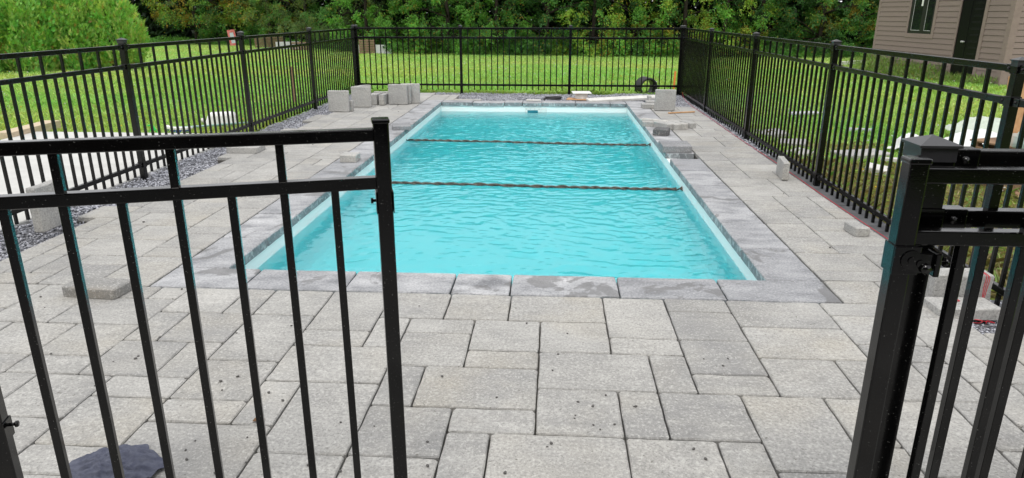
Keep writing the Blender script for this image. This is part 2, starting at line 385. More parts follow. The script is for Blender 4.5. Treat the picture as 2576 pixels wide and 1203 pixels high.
def stones():
    octa = np.array([(1, 0, 0), (-1, 0, 0), (0, 1, 0), (0, -1, 0), (0, 0, 1), (0, 0, -1)], float)
    OF = np.array([(0, 2, 4), (2, 1, 4), (1, 3, 4), (3, 0, 4), (2, 0, 5), (1, 2, 5), (3, 1, 5), (0, 3, 5)])
    VV, FF, CC = [], [], []; off = 0
    for (x0, x1, y0, y1), dens in zip(GRAVEL, (3300, 2600, 2900, 3600, 5400)):
        n = int((x1 - x0) * (y1 - y0) * dens)
        P = np.stack([RNG.uniform(x0, x1, n), RNG.uniform(y0, y1, n), RNG.uniform(-0.080, -0.045, n)], 1)
        P[:, 2] += 0.035 * (vnoise(P[:, 0] * 3, P[:, 1] * 3, 5) - 0.4)
        if dens == 5200: P[:, 2] += 0.03
        r = RNG.uniform(0.007, 0.015, n)
        ang = RNG.uniform(0, 6.283, n); ca, sa = np.cos(ang), np.sin(ang)
        S = np.stack([r * RNG.uniform(0.9, 1.5, n), r * RNG.uniform(0.7, 1.0, n), r * RNG.uniform(0.5, 0.9, n)], 1)
        L = octa[None] * S[:, None, :] + RNG.normal(0, 0.12, (n, 6, 3)) * r[:, None, None]
        W = np.empty_like(L); W[..., 0] = L[..., 0] * ca[:, None] - L[..., 1] * sa[:, None]; W[..., 1] = L[..., 0] * sa[:, None] + L[..., 1] * ca[:, None]; W[..., 2] = L[..., 2]
        W += P[:, None, :]
        g = RNG.uniform(0.20, 0.60, n); c = np.stack([g * 0.96, g * 0.98, g * 1.08], 1)
        VV.append(W.reshape(-1, 3)); CC.append(np.repeat(c, 6, 0)); FF.append((OF[None] + (np.arange(n) * 6)[:, None, None] + off).reshape(-1, 3)); off += n * 6
    o = link('gravel', np_mesh('gravel', np.concatenate(VV), np.concatenate(FF), np.concatenate(CC), True), M_GRAVEL)
    tag(o, 'dark blue grey gravel along the foot of the fence', 'gravel', kind='stuff')
stones()

# concrete pad left of the fence, with its form board
b = MB(); b.box(-7.10, -4.14, 0.5, 9.15, -0.30, -0.035, None, 0.012)
tag(b.build('concrete_pavement', M_PAD), 'pale smooth concrete pad left of the fence', kind='structure')
b = MB(); b.box(-0.11, 0.11, -0.55, 0.55, -0.12, 0.0, None, 0.006)
o = b.build('form_board', M_FORM); o.location = (-7.23, 9.2, 0.03); o.rotation_euler = (0, 0, 0.10)
tag(o, 'pale beige timber board edging the far left corner of the concrete pad', 'board')

# ------------------------------------------------------------------ paving
U = 0.1700
def slab_rings(x0, x1, y0, y1, zt, th, ch, jit, seg=0.06, rnd=random):
    """outline with slightly worn edges -> list of rings of points (bottom, shoulder, top)"""
    per = []
    def edge(a, b_):
        n = max(2, int(math.dist(a, b_) / seg)); 
        for i in range(n + 1): per.append((a[0] + (b_[0] - a[0]) * i / n, a[1] + (b_[1] - a[1]) * i / n))
    c = min(0.009, (x1 - x0) * 0.2, (y1 - y0) * 0.2)
    edge((x0 + c, y0), (x1 - c, y0)); edge((x1, y0 + c), (x1, y1 - c)); edge((x1 - c, y1), (x0 + c, y1)); edge((x0, y1 - c), (x0, y0 + c))
    cx, cy = (x0 + x1) / 2, (y0 + y1) / 2
    bot, sh, tp = [], [], []
    tx, ty = rnd.uniform(-jit, jit) * 2, rnd.uniform(-jit, jit) * 2; dz = rnd.uniform(-jit, jit) * 0.6
    for (x, y) in per:
        j = rnd.uniform(-1, 1) * jit; dx, dy = x - cx, y - cy; l = math.hypot(dx, dy) or 1
        x2, y2 = x + dx / l * j, y + dy / l * j
        k2 = 1 - (ch * rnd.uniform(0.7, 1.5)) / l
        z = zt + dz + tx * dx + ty * dy
        bot.append((x2, y2, zt - th)); sh.append((x2, y2, z - ch * rnd.uniform(0.7, 1.3))); tp.append((cx + (x2 - cx) * k2, cy + (y2 - cy) * k2, z))
    return bot, sh, tp
def slab_geo(mb, *a, M=None, **k):
    bot, sh, tp = slab_rings(*a, **k); n = len(bot); V = bot + sh + tp
    F = [(i, (i + 1) % n, n + (i + 1) % n, n + i) for i in range(n)] + [(n + i, n + (i + 1) % n, 2 * n + (i + 1) % n, 2 * n + i) for i in range(n)]
    F += [tuple(range(2 * n, 3 * n)), tuple(range(n))[::-1]]
    mb.add(V, F, M); return len(V)

NEAR = """-11 0 0 0|-5 0 -3 2|-3 0 -1 2|-1 0 2 2|2 0 4 3|4 0 6 1|6 0 9 2|4 1 6 3|4 3 6 5|4 5 6 6|2 3 4 4|-4 2 -2 3|-4 3 -2 5|-2 2 0 4|0 2 2 4|-2 4 0 5|0 4 3 6|3 4 4 6|-3 5 0 7|-4 5 -3 7|0 6 2 8|2 6 3 8|3 6 5 8|5 6 7 9|-2 7 0 8|-4 7 -2 9|-2 8 -1 10|-1 8 2 10|2 8 4 10|4 8 5 10|-4 9 -2 10|-7 0 -5 3|-9 0 -7 2|-10 0 -9 2|-12 0 -10 2|-5 2 -4 4|-7 3 -5 4|-9 2 -7 5|-11 2 -9 4|-12 2 -11 4|-7 4 -4 6|-6 6 -4 9|-7 6 -6 8|-9 5 -7 7|-9 7 -7 8|-9 8 -6 10|-10 4 -9 6|-12 4 -10 6|-11 6 -9 7|-13 6 -11 8|-11 7 -9 9|-14 3 -12 5|-14 5 -12 6|-15 1 -12 3|9 0 11 1|9 1 11 3|6 2 9 4|6 4 8 6|8 4 10 6|7 6 8 8"""
def paving():
    occ = set(); P = []
    def put(i0, j0, i1, j1): 
        P.append((i0, j0, i1, j1))
        for i in range(i0, i1):
            for j in range(j0, j1): occ.add((i, j))
    for t in NEAR.split('|')[1:]: put(*map(int, t.split()))
    def fill(cells, shapes=((3, 2), (3, 2), (2, 2), (2, 2), (2, 3), (2, 1), (1, 2))):
        rr = random.Random(5)
        for (i, j) in sorted(cells, key=lambda c: (c[1], c[0])):
            if (i, j) in occ: continue
            opts = [sh for sh in shapes if all((i + a, j + c) in cells and (i + a, j + c) not in occ for a in range(sh[0]) for c in range(sh[1]))]
            sh = rr.choice(opts) if opts else (1, 1)
            put(i, j, i + sh[0], j + sh[1])
    # front field: j counts towards the camera from the coping, x from the photo's long joint
    front = {(i, j) for i in range(-21, 14) for j in range(0, 48)} | {(i, j) for i in range(14, 20) for j in range(2, 48)}
    front -= {(i, j) for i in range(13, 20) for j in range(0, 2)}          # the gravel pocket by the fence
    fill(front)
    out = [(-0.045 + i0 * U, -0.045 + i1 * U, 3.640 - j1 * U, 3.640 - j0 * U) for (i0, j0, i1, j1) in P]
    # left field beside the pool, with a ragged edge over the gravel
    occ.clear(); P.clear(); rr = random.Random(3); cells = set(); x0 = PXL - CW - 0.004; ex = 7
    for j in range(0, 61):
        if j % 2 == 0: ex = rr.choice((7, 7, 8, 8, 7))
        cells |= {(i, j) for i in range(0, ex)}
    fill(cells); out += [(x0 - i1 * U, x0 - i0 * U, 3.645 + j0 * U, 3.645 + j1 * U) for (i0, j0, i1, j1) in P]
    # right field up to the string line
    occ.clear(); P.clear(); x0 = PXR + CW + 0.006; wr = (STRING_X - x0) / 4.5 
    cells = {(i, j) for i in range(0, 9) for j in range(0, 99)}; UR = 0.17; n = 0
    cells = {(i, j) for i in range(0, 5) for j in range(0, 50)} - {(4, 0)}; ur = (STRING_X - x0) / 5
    fill(cells, ((3, 2), (3, 2), (3, 2), (2, 2), (2, 2), (3, 1), (2, 1), (5, 2)))
    out += [(x0 + i0 * ur, x0 + i1 * ur, 3.645 + j0 * U, 3.645 + j1 * U) for (i0, j0, i1, j1) in P]
    # behind the pool
    occ.clear(); P.clear(); fill({(i, j) for i in range(0, 3) for j in range(0, 5)} | {(i, 0) for i in range(3, 6)})
    out += [(PXL - CW + i0 * U + 0.002, PXL - CW + i1 * U + 0.002, 12.86 + j0 * U, 12.86 + j1 * U) for (i0, j0, i1, j1) in P]
    mb, js, seeds = MB(), MB(), []
    for (x0, x1, y0, y1) in out:
        if y1 < -4.6: continue
        g = 0.0036
        n = slab_geo(mb, x0 + g, x1 - g, y0 + g, y1 - g, 0.0, 0.060, 0.005, 0.0018)
        seeds += [(random.uniform(0, 90), random.uniform(0, 90), random.uniform(0, 90))] * n
        js.box(x0, x1, y0, y1, -0.078, -0.034)
    me = mb.mesh('patio'); a = me.attributes.new('seed', 'FLOAT_VECTOR', 'POINT'); a.data.foreach_set('vector', np.array(seeds, np.float32).ravel())
    tag(link('patio', me, M_PAVER), 'pale grey patio of mixed rectangular concrete pavers', kind='structure')
    tag(js.build('patio_joint_sand', M_SAND), 'dark sand in the joints of the patio', kind='structure')
paving()

# dark edging stones under the right fence
b = MB(); y = 4.1
while y < 8.0:
    b.box(STRING_X + 0.012, 2.625, y, y + 0.60, -0.10, -0.042 - 0.006 * random.random(), None, 0.006); y += 0.608
tag(b.build('edging_path', M_EDGING), 'row of dark grey edging stones under the right fence', kind='structure')

# ------------------------------------------------------------------ pool
pool = thing('swimming_pool', 'long rectangular swimming pool with white shell and blue grey stone coping', 'swimming pool', (0, 0, 0))
b = MB(); ox = 0.018; D = -0.90
x0, x1, y0, y1 = PXL - ox, PXR + ox, PYF - ox, PYB + ox
b.box(x0 - 0.12, x0, y0 - 0.12, y1 + 0.12, D - 0.1, -0.066); b.box(x1, x1 + 0.12, y0 - 0.12, y1 + 0.12, D - 0.1, -0.066)
b.box(x0, x1, y0 - 0.12, y0, D - 0.1, -0.066); b.box(x0, x1, y1, y1 + 0.12, D - 0.1, -0.066); b.box(x0, x1, y0, y1, D - 0.1, D)
# cove where walls meet the floor
for s in range(6):
    a0, a1 = math.pi / 2 * s / 6, math.pi / 2 * (s + 1) / 6; R = 0.24
    for sx, X in ((1, x0), (-1, x1)):
        q = [(X + sx * (R - R * math.cos(t)), y, D + R - R * math.sin(t)) for y in (y0, y1) for t in (a0, a1)]
        b.add(q, [(0, 2, 3, 1) if sx > 0 else (0, 1, 3, 2)], None, True)
b.build('pool_shell', M_LINER, pool)
b = MB(); seeds = []
def cop(x0, x1, y0, y1, dz=0.0):
    g = 0.0045; n = slab_geo(b, x0 + g, x1 - g, y0 + g, y1 - g, 0.0 + dz, 0.066, 0.006, 0.0016); seeds.extend([(random.uniform(0, 90), random.uniform(0, 90), 0)] * n)
fx = [PXL - CW, -1.795, -1.190, -0.570, -0.228, 0.398, 0.995, PXR + CW]
for a0, a1 in zip(fx, fx[1:]): cop(a0, a1, PYF - CW + 0.01, PYF)
ly = [PYF, 4.59, 5.20, 5.80, 6.41, 7.02, 7.63, 8.24, 8.85, 9.20, 9.80, 10.41, 11.02, 11.63, 12.20, PYB + CW]
for a0, a1 in zip(ly, ly[1:]): cop(PXL - CW, PXL, a0, a1, random.uniform(-0.002, 0.002))
ry = [PYF, 4.56, 5.17, 5.79, 6.40, 7.01, 7.635]
for a0, a1 in zip(ry, ry[1:]): cop(PXR, PXR + CW, a0, a1)
ry = [7.955, 8.55, 9.02, 9.60, 10.2, 10.8, 11.4, 12.0, PYB + CW]
for a0, a1 in zip(ry, ry[1:]): cop(PXR, PXR + CW, a0, a1, random.uniform(-0.002, 0.002))
bx = [PXL, -1.45, -0.875, -0.553, -0.206, 0.397, 1.010, PXR]
for i, (a0, a1) in enumerate(zip(bx, bx[1:])): cop(a0, a1, PYB, PYB + CW - 0.02, (0, -0.006, 0.004, -0.004, 0.003, 0, 0)[i])
me = b.mesh('coping'); a = me.attributes.new('seed', 'FLOAT_VECTOR', 'POINT'); a.data.foreach_set('vector', np.array(seeds, np.float32).ravel())
link('coping', me, M_COPING, pool)
b = MB(); b.box(x0 - 0.12, PXL - CW + 0.01, y0, y1, -0.3, -0.068)
for q in ((PXL - CW, PXL - ox - 0.125, PYF - CW, PYB + CW), (PXR + ox + 0.125, PXR + CW, PYF - CW, PYB + CW), (PXL - 0.13, PXR + 0.13, PYF - CW, PYF - ox - 0.125), (PXL - 0.13, PXR + 0.13, PYB + ox + 0.125, PYB + CW)):
    pass
b = MB()
b.box(PXL - CW + 0.01, PXL - ox - 0.122, PYF - CW, PYB + CW, -0.3, -0.068); b.box(PXR + ox + 0.122, PXR + CW - 0.004, PYF - CW, PYB + CW, -0.3, -0.068)
b.box(PXL - ox - 0.122, PXR + ox + 0.122, PYF - CW, PYF - ox - 0.122, -0.3, -0.069); b.box(PXL - ox - 0.122, PXR + ox + 0.122, PYB + ox + 0.122, PYB + CW - 0.02, -0.3, -0.069)
b.build('coping_bed', M_SAND, pool)
# skimmer in the far wall
sx, sy = -0.369, PYB + ox
b = MB()
for q in ((-0.136, 0.136, -0.132, -0.096), (-0.136, -0.092, -0.262, -0.132), (0.096, 0.136, -0.262, -0.132)):
    b.box(sx + q[0], sx + q[1], sy - 0.008, sy - 0.001, q[2], q[3])
b.box(sx + 0.136, sx + 0.255, sy - 0.0045, sy - 0.001, -0.262, -0.10)
sk = b.build('skimmer_plate', M_WHITE, pool)
b = MB(); b.box(sx - 0.092, sx + 0.096, sy - 0.005, sy - 0.0012, -0.262, -0.132); b.build('skimmer_mouth', m_simple('dark_teal_recess', (0.03, 0.19, 0.25), (0.04, 0.25, 0.32), 5, 0.3), sk)
b = MB()
for dx in (-0.112, -0.036, 0.040, 0.116): b.lathe([(0, 0.0), (0.005, 0.0), (0.005, 0.003), (0, 0.003)], 8, Matrix.Translation((sx + dx, sy - 0.008, -0.112)) @ Matrix.Rotation(math.pi / 2, 4, 'X'))
b.build('screw', M_FRAME, sk)

# the water: a closed body with a rippled top
def water():
    nx, ny = 300, 780; e = 0.004
    X = np.linspace(x0 - e, x1 + e, nx); Y = np.linspace(y0 - e, y1 + e, ny); gx, gy = np.meshgrid(X, Y)
    rg = np.random.default_rng(4); h = np.zeros_like(gx)
    wx = gx + 0.12 * np.sin(gy * 2.1 + 1) + 0.16 * (vnoise(gx * 1.9, gy * 1.9, 3) - 0.5); wy = gy + 0.10 * np.sin(gx * 2.7) + 0.16 * (vnoise(gx * 1.7 + 9, gy * 1.7, 8) - 0.5)
    for i in range(60):
        lam = math.exp(rg.uniform(math.log(0.075), math.log(0.36))); th = rg.normal(math.pi / 2, 0.62)
        kk = 2 * math.pi / lam
        h += 0.0010 * lam * np.sin(kk * (wx * math.cos(th) + wy * math.sin(th)) + rg.uniform(0, 6.28))
    for i in range(70):                                     # short chop riding on it, in patches
        lam = math.exp(rg.uniform(math.log(0.05), math.log(0.16))); th = rg.normal(math.pi / 2, 0.75); kk = 2 * math.pi / lam
        h += 0.0023 * lam * np.sin(kk * (wx * math.cos(th) + wy * math.sin(th)) + rg.uniform(0, 6.28)) * (0.05 + 1.6 * vnoise(gx * 1.6 + i, gy * 1.1, 50) ** 1.5)
    amp = 0.35 + 1.25 * vnoise(gx * 0.9 + 3, gy * 0.6, 21)
    h *= amp
    top = np.stack([gx, gy, WATER_Z + h], -1).reshape(-1, 3)
    F = []; idx = np.arange(nx * ny).reshape(ny, nx)
    F = np.stack([idx[:-1, :-1], idx[:-1, 1:], idx[1:, 1:], idx[1:, :-1]], -1).reshape(-1, 4).tolist()
    loop = list(idx[0, :]) + list(idx[1:, -1]) + list(idx[-1, -2::-1]) + list(idx[-2:0:-1, 0])
    V = top.tolist(); nb = len(V)
    for i in loop: V.append((V[i][0], V[i][1], D - 0.004))
    m = len(loop)
    for q in range(m): F.append([loop[q], nb + q, nb + (q + 1) % m, loop[(q + 1) % m]])
    F.append([nb + q for q in range(m)][::-1])
    me = bpy.data.meshes.new('water'); me.from_pydata(V, [], F)
    sm = np.zeros(len(F), bool); sm[:(nx - 1) * (ny - 1)] = True; me.polygons.foreach_set('use_smooth', sm); me.update()
    tag(link('water', me, M_WATER), 'rippled turquoise pool water', kind='structure')
water()

# two twisted black ropes lying on the water from wall to wall
def rope(p0, p1, label):
    p0, p1 = Vector(p0), Vector(p1); L = (p1 - p0).length; d = (p1 - p0) / L; sd_ = Vector((-d.y, d.x, 0)); b = MB(); n = 150
    for ph in (0, math.pi):
        pts = []
        for i in range(n + 1):
            t = i / n * L; a = ph + t * 26 + 2.5 * math.sin(t * 2.3); r = 0.009 + 0.003 * math.sin(t * 7 + ph)
            wob = 0.018 * math.sin(t * 1.7 + ph * 0.2) + 0.006 * math.sin(t * 6.1)
            pts.append(p0 + d * t + sd_ * (r * math.cos(a) + wob) + Vector((0, 0, r * math.sin(a) + 0.006)))
        b.tube(pts, 0.0118, 7)
    for p, s in ((p0, -1), (p1, 1)):
        for q in (-0.5, 0.2, 0.8): b.tube([p, p + d * (s * 0.03) + Vector((0, 0, 0.015)), p + d * (s * 0.07) + sd_ * (0.05 * q) + Vector((0, 0, 0.025 * q + 0.01))], 0.008, 6)
    tag(b.build('rope', M_ROPE), label, 'rope', 'black ropes floating across the pool')
rope((-2.00, 9.48, WATER_Z), (1.25, 9.31, WATER_Z), 'black rope across the pool water, the farther of the two')
rope((-1.97, 6.95, WATER_Z), (1.25, 6.86, WATER_Z), 'black rope across the pool water, the nearer of the two')

# ------------------------------------------------------------------ fence
PICK = 0.0205; POST = 0.052
def post_mesh(w, zb, zt, bands):
    b = MB(); h = w / 2; b.box(-h, h, -h, h, zb, zt - 0.045, None, 0.003)
    for z in bands: b.box(-h - 0.004, h + 0.004, -h - 0.004, h + 0.004, z - 0.028, z + 0.028, None, 0.002)
    return b.mesh('post')
def cap_mesh(w, zt):
    b = MB(); h = w / 2 + 0.009; z0 = zt - 0.052
    V = [(-h + 0.004, -h + 0.004, z0), (h - 0.004, -h + 0.004, z0), (h - 0.004, h - 0.004, z0), (-h + 0.004, h - 0.004, z0)]
    V += [(x, y, zt - 0.024) for x, y in ((-h + .004, -h + .004), (h - .004, -h + .004), (h - .004, h - .004), (-h + .004, h - .004))]
    V += [(x, y, zt - 0.022) for x, y in ((-h - .002, -h - .002), (h + .002, -h - .002), (h + .002, h + .002), (-h - .002, h + .002))]
    V += [(x, y, zt - 0.017) for x, y in ((-h - .002, -h - .002), (h + .002, -h - .002), (h + .002, h + .002), (-h - .002, h + .002))] + [(0, 0, zt)]
    F = [(3, 2, 1, 0)]
    for q in (0, 4, 8): F += [(q + i, q + (i + 1) % 4, q + 4 + (i + 1) % 4, q + 4 + i) for i in range(4)]
    F += [(12 + i, 12 + (i + 1) % 4, 16) for i in range(4)]
    return b.add(V, F).mesh('post_cap')
def fence(name, label, pts, npick, zr, zpost=-0.12, mat=None, w=POST, pick_bottom=None, zt=1.30):
    """pts: post positions along the run; zr: heights of top, middle and bottom rail centres"""
    mat = mat or M_FENCE
    f = thing(name, label, 'fence', (*pts[0], 0))
    base = Vector((*pts[0], 0))
    pm, cm = post_mesh(w, zpost, zt, zr), cap_mesh(w, zt)
    for p in pts:
        o = link('post', pm, mat, f); o.location = Vector((*p, 0)) - base
        d = Vector((*pts[1], 0)) - base; o.rotation_euler = (0, 0, math.atan2(d.y, d.x))
        link('post_cap', cm, M_CAP, o)
    pb = zr[2] - 0.10 if pick_bottom is None else pick_bottom
    h = PICK / 2
    longm = MB().box(-h, h, -h, h, pb, zr[0], None, 0.0015).mesh('picket'); shortm = MB().box(-h, h, -h, h, pb, zr[1], None, 0.0015).mesh('picket')
    for i, (a, c) in enumerate(zip(pts, pts[1:])):
        a, c = Vector((*a, 0)), Vector((*c, 0)); L = (c - a).length; d = (c - a) / L; ang = math.atan2(d.y, d.x)
        n = npick[i] if isinstance(npick, (list, tuple)) else npick
        for z in zr:
            b = MB(); b.box(w / 2 + 0.002, L - w / 2 - 0.002, -0.016, 0.016, z - 0.019, z + 0.019, None, 0.003)
            for x, s in ((w / 2 + 0.002, 1), (L - w / 2 - 0.002, -1)):
                b.box(min(x, x + s * 0.06), max(x, x + s * 0.06), -0.0195, 0.0195, z - 0.0225, z + 0.0225, None, 0.003)
                for sy_ in (-1, 1):
                    b.lathe([(0.009, 0.0), (0.008, 0.005), (0.0, 0.008)], 8, Matrix.Translation((x + s * 0.03, sy_ * 0.0195, z)) @ Matrix.Rotation(-sy_ * math.pi / 2, 4, 'X'))
            o = b.build('rail', mat, f); o.location = a - base; o.rotation_euler = (0, 0, ang)
        st = (L - w) / (n + 1)
        for q in range(n):
            o = link('picket', longm if q % 2 == 0 else shortm, mat, f)
            o.location = a - base + d * (w / 2 + st * (q + 1)); o.rotation_euler = (0, 0, ang)
    return f
fence('metal_fence', 'black metal picket fence on the left, between the concrete pad and the patio', [(FXL, 14.30), (FXL, 11.687), (FXL, 9.078), (FXL, 6.503), (FXL, 3.93)], 20, (1.215, 1.035, 0.10))
fence('metal_fence', 'black metal picket fence across the far end of the pool', [(-3.985, FYB), (-1.874, FYB), (0.314, FYB), (FXR - 0.045, FYB)], 17, (1.230, 1.050, 0.13), zpost=-0.06)
fence('metal_fence', 'long black metal picket fence on the right, towards the house', [(FXR, 14.37), (FXR, 11.871), (FXR, 9.252), (FXR, 6.647), (FXR, 4.04), (FXR, 1.56)], 20, (1.235, 1.060, 0.045))
fence('metal_fence', 'short black metal fence with a wide gate post behind the right foreground gate', [(0.796, FYF), (2.50, FYF)], [13], (1.231, 1.1015, 0.10), mat=M_GATE, w=0.064, zt=1.281)

# ------------------------------------------------------------------ gates
GP = 0.0195
def gate(name, label, loc, rz, width, ns, extra, zs=(1.2345, 1.1125), top=1.268, first=0.122, step=0.122):
    g = thing(name, label, 'gate', loc, rz); mat = M_GATE; h = 0.0195
    stm = MB().box(-h, h, -h, h, 0.06, top, None, 0.004).mesh('stile')
    for x in (0, width): o = link('stile', stm, mat, g); o.location = (x, 0, 0)
    capm = MB().box(-h - 0.0025, h + 0.0025, -h - 0.0025, h + 0.0025, top - 0.006, top + 0.0065, None, 0.004).mesh('stile_cap')
    for c in [c for c in g.children]: link('stile_cap', capm, mat, c)
    for z in (*zs, 0.13):
        MB().box(h - 0.002, width - h + 0.002, -0.0155, 0.0155, z - 0.0155, z + 0.0155, None, 0.003).build('rail', mat, g)
    p = GP / 2
    lm = MB().box(-p, p, -p, p, 0.13, zs[0] - 0.01, None, 0.002).mesh('picket'); sm_ = MB().box(-p, p, -p, p, 0.13, zs[1] - 0.008, None, 0.002).mesh('picket')
    for q in range(ns):
        o = link('picket', lm if q % 2 == 1 else sm_, mat, g); o.location = (first + step * q, 0, 0)
    extra(g, mat)
    return g
def strap(b, x, z, hz, w=0.0195, t=0.003):
    """U strap wrapped round a stile"""
    e = w + t
    b.box(x - e, x + e, -e, -w - 0.0004, z - hz, z + hz, None, 0.001); b.box(x - e, x - w - 0.0004, -w, e, z - hz, z + hz, None, 0.001); b.box(x + w + 0.0004, x + e, -w, e, z - hz, z + hz, None, 0.001)
def bolt(b, p, axis, L, r):
    b.tube([p, Vector(p) + Vector(axis) * L], r, 8); b.tube([Vector(p) + Vector(axis) * (L * 0.98), Vector(p) + Vector(axis) * (L + 0.006)], r * 1.8, 6)
def left_hw(g, mat):
    b = MB(); z = 1.062; strap(b, 0.0, z, 0.028)
    b.box(-0.006, 0.006, -0.032, -0.022, z - 0.024, z + 0.024, None, 0.002); b.box(-0.010, 0.002, -0.040, -0.030, z - 0.030, z + 0.012, None, 0.002)
    bolt(b, (0.012, -0.026, z - 0.004), (1, 0, 0), 0.016, 0.0042); b.box(-0.012, 0.012, -0.028, -0.0225, z - 0.033, z - 0.024, None, 0.001)
    b.build('latch', mat, g)
    b = MB(); z = 0.535; strap(b, 0.976, z, 0.026); bolt(b, (0.956, -0.010, z + 0.006), (-1, 0, 0), 0.014, 0.0045)
    b.lathe([(0.013, 0), (0.012, 0.006), (0.004, 0.008), (0.0, 0.008)], 12, Matrix.Translation((0.982, -0.023, z - 0.012)) @ Matrix.Rotation(math.pi / 2, 4, 'X'))
    hg = b.build('spring_hinge', mat, g)
    pts = [(0.992 + 0.016 * math.cos(t), -0.04 + 0.016 * math.sin(t), z - 0.05 - t * 0.0011) for t in np.arange(0, 75, 0.5)]
    MB().tube(pts, 0.0022, 6).tube([(0.992, -0.04, z - 0.03), (0.992, -0.04, z - 0.16)], 0.008, 8).build('spring', M_FENCE, hg)
gate('gate', 'black metal gate leaf standing ajar in the left foreground, in front of the pool', (-0.428, 1.7055, 0), math.pi + math.atan2(0.29624, 0.95511), 0.976, 7, left_hw)
o = thing('gate_post', 'black gate post at the far left edge of the picture, behind the spring hinge', 'post', (-1.462, 1.385, 0), math.atan2(0.29624, 0.95511))
link('post_body', post_mesh(0.064, -0.05, 1.30, (1.23, 1.11)), M_GATE, o); link('post_cap', cap_mesh(0.064, 1.30), M_CAP, o)
def right_hw(g, mat):
    b = MB(); z = 1.041; strap(b, 0.0, z, 0.030)
    b.box(-0.0225, 0.030, -0.026, -0.0225, z - 0.030, z + 0.030, None, 0.001)
    R = Matrix.Rotation(math.pi / 2, 4, 'X')
    for x, zc in ((0.012, z + 0.002), (0.030, z - 0.004)):
        b.lathe([(0.0, 0), (0.021, 0), (0.021, 0.004), (0.008, 0.0045), (0.008, 0.007), (0.0, 0.0071)], 18, Matrix.Translation((x, -0.025, zc)) @ R, False)
    hg = b.build('hinge', mat, g)
    b = MB(); b.box(0.026, 0.062, -0.020, 0.030, z - 0.024, z + 0.016, None, 0.004); b.box(0.060, 0.072, -0.030, 0.010, z - 0.034, z + 0.018, None, 0.003)
    bolt(b, (0.066, -0.012, z - 0.006), (1, 0, 0), 0.020, 0.006); bolt(b, (0.040, -0.022, z - 0.014), (0, -1, 0), 0.010, 0.006)
    b.build('hinge_knuckle', mat, hg)
gate('gate', 'black metal gate leaf folded back against the fence in the right foreground', (0.7225, 1.4055, 0), math.radians(0.4), 1.10, 8, right_hw, (1.2155, 1.0865), 1.2445, 0.122, 0.122)

# ------------------------------------------------------------------ loose stones
def stone(name, label, cat, w, d, t, loc, rz=0.0, stand=None, mat=None, group=None, ch=0.007, jit=0.0035, tilt=(0, 0)):
    """a loose slab w x d x t; loc is the centre of its footprint; stand 'x': set on edge, broad face along its local x; stand 'y': thin in x, long in y"""
    b = MB(); slab_geo(b, -w / 2, w / 2, -d / 2, d / 2, t / 2, t, ch, jit)
    R = Matrix.Identity(4)
    if stand == 'x': R = Matrix.Rotation(math.pi / 2, 4, 'X')
    if stand == 'y': R = Matrix.Rotation(math.pi / 2, 4, 'Z') @ Matrix.Rotation(math.pi / 2, 4, 'X')
    b.v = [tuple(R @ Vector(v)) for v in b.v]; zmin = min(v[2] for v in b.v); b.v = [(v[0], v[1], v[2] - zmin) for v in b.v]
    o = b.build(name, mat or M_SLAB); o.location = loc; o.rotation_euler = (tilt[0], tilt[1], rz)
    return tag(o, label, cat, group)
G1 = 'spare pavers set out around the patio'
T = 0.060; Z = 0.003
stone('paver', 'square paver on edge nearest the left fence, first of the row behind the pool corner', 'paver', 0.335, 0.335, T, (-3.443, 11.110, Z), 0.0, 'x', group=G1)
stone('paver', 'half height paver on edge just behind the left square paver', 'paver', 0.335, 0.170, T, (-3.400, 11.185, Z), 0.02, 'x', group=G1)
stone('paver', 'square paver on edge with beige stains, right of the first one in the left row', 'paver', 0.325, 0.335, T, (-3.240, 11.715, Z), 0.05, 'x', group=G1)
stone('paver', 'paver on edge hidden behind the beige stained square paver', 'paver', 0.34, 0.29, T, (-3.40, 12.42, Z), 0.95, 'x', group=G1)
stone('paver', 'narrow paver block on edge touching the beige stained square paver', 'paver', 0.28, 0.172, 0.07, (-3.150, 12.17, Z), 0.0, 'y', group=G1)
stone('paver', 'left of two narrow paver blocks standing end on in the left row', 'paver', 0.30, 0.180, 0.085, (-3.070, 12.150, Z), -0.12, 'y', group=G1)
stone('paver', 'right of two narrow paver blocks standing end on in the left row', 'paver', 0.30, 0.178, 0.080, (-2.945, 12.105, Z), -0.12, 'y', group=G1)
stone('paver', 'long low paver on edge behind the narrow end on blocks', 'paver', 0.36, 0.185, T, (-3.02, 12.42, Z), 0.02, 'x', group=G1)
stone('paver', 'large square paver on edge in front of its pair in the left row', 'paver', 0.335, 0.338, T, (-2.700, 12.118, Z), -0.03, 'x', group=G1)
stone('paver', 'square paver on edge sandwiched between the two right slabs', 'paver', 0.335, 0.335, 0.05, (-2.655, 12.190, Z), -0.03, 'x', group=G1)
stone('paver', 'square paver on edge closest to the pool coping, last of the left row', 'paver', 0.335, 0.337, T, (-2.520, 12.300, Z), 0.04, 'x', group=G1)
stone('paver', 'square paver on edge standing alone at the far right corner of the pool', 'paver', 0.332, 0.336, T, (1.820, 11.605, Z), -0.08, 'x', group=G1)
stone('paver', 'small paver lying flat left of the far right upright paver', 'paver', 0.33, 0.20, 0.070, (1.650, 11.945, Z), 0.0, group=G1)
stone('paver', 'half paver lying flat behind the far right upright paver', 'paver', 0.24, 0.17, 0.060, (1.735, 12.42, Z), 0.0, group=G1)
stone('paver', 'low paver block on edge behind the far right upright paver, by the white plank', 'paver', 0.17, 0.12, 0.06, (1.70, 12.64, Z), 0.0, 'y', group=G1)
stone('paver', 'pale paver lying across the right coping under thin cut strips', 'paver', 0.30, 0.34, 0.066, (1.408, 10.045, Z), 0.0, group=G1)
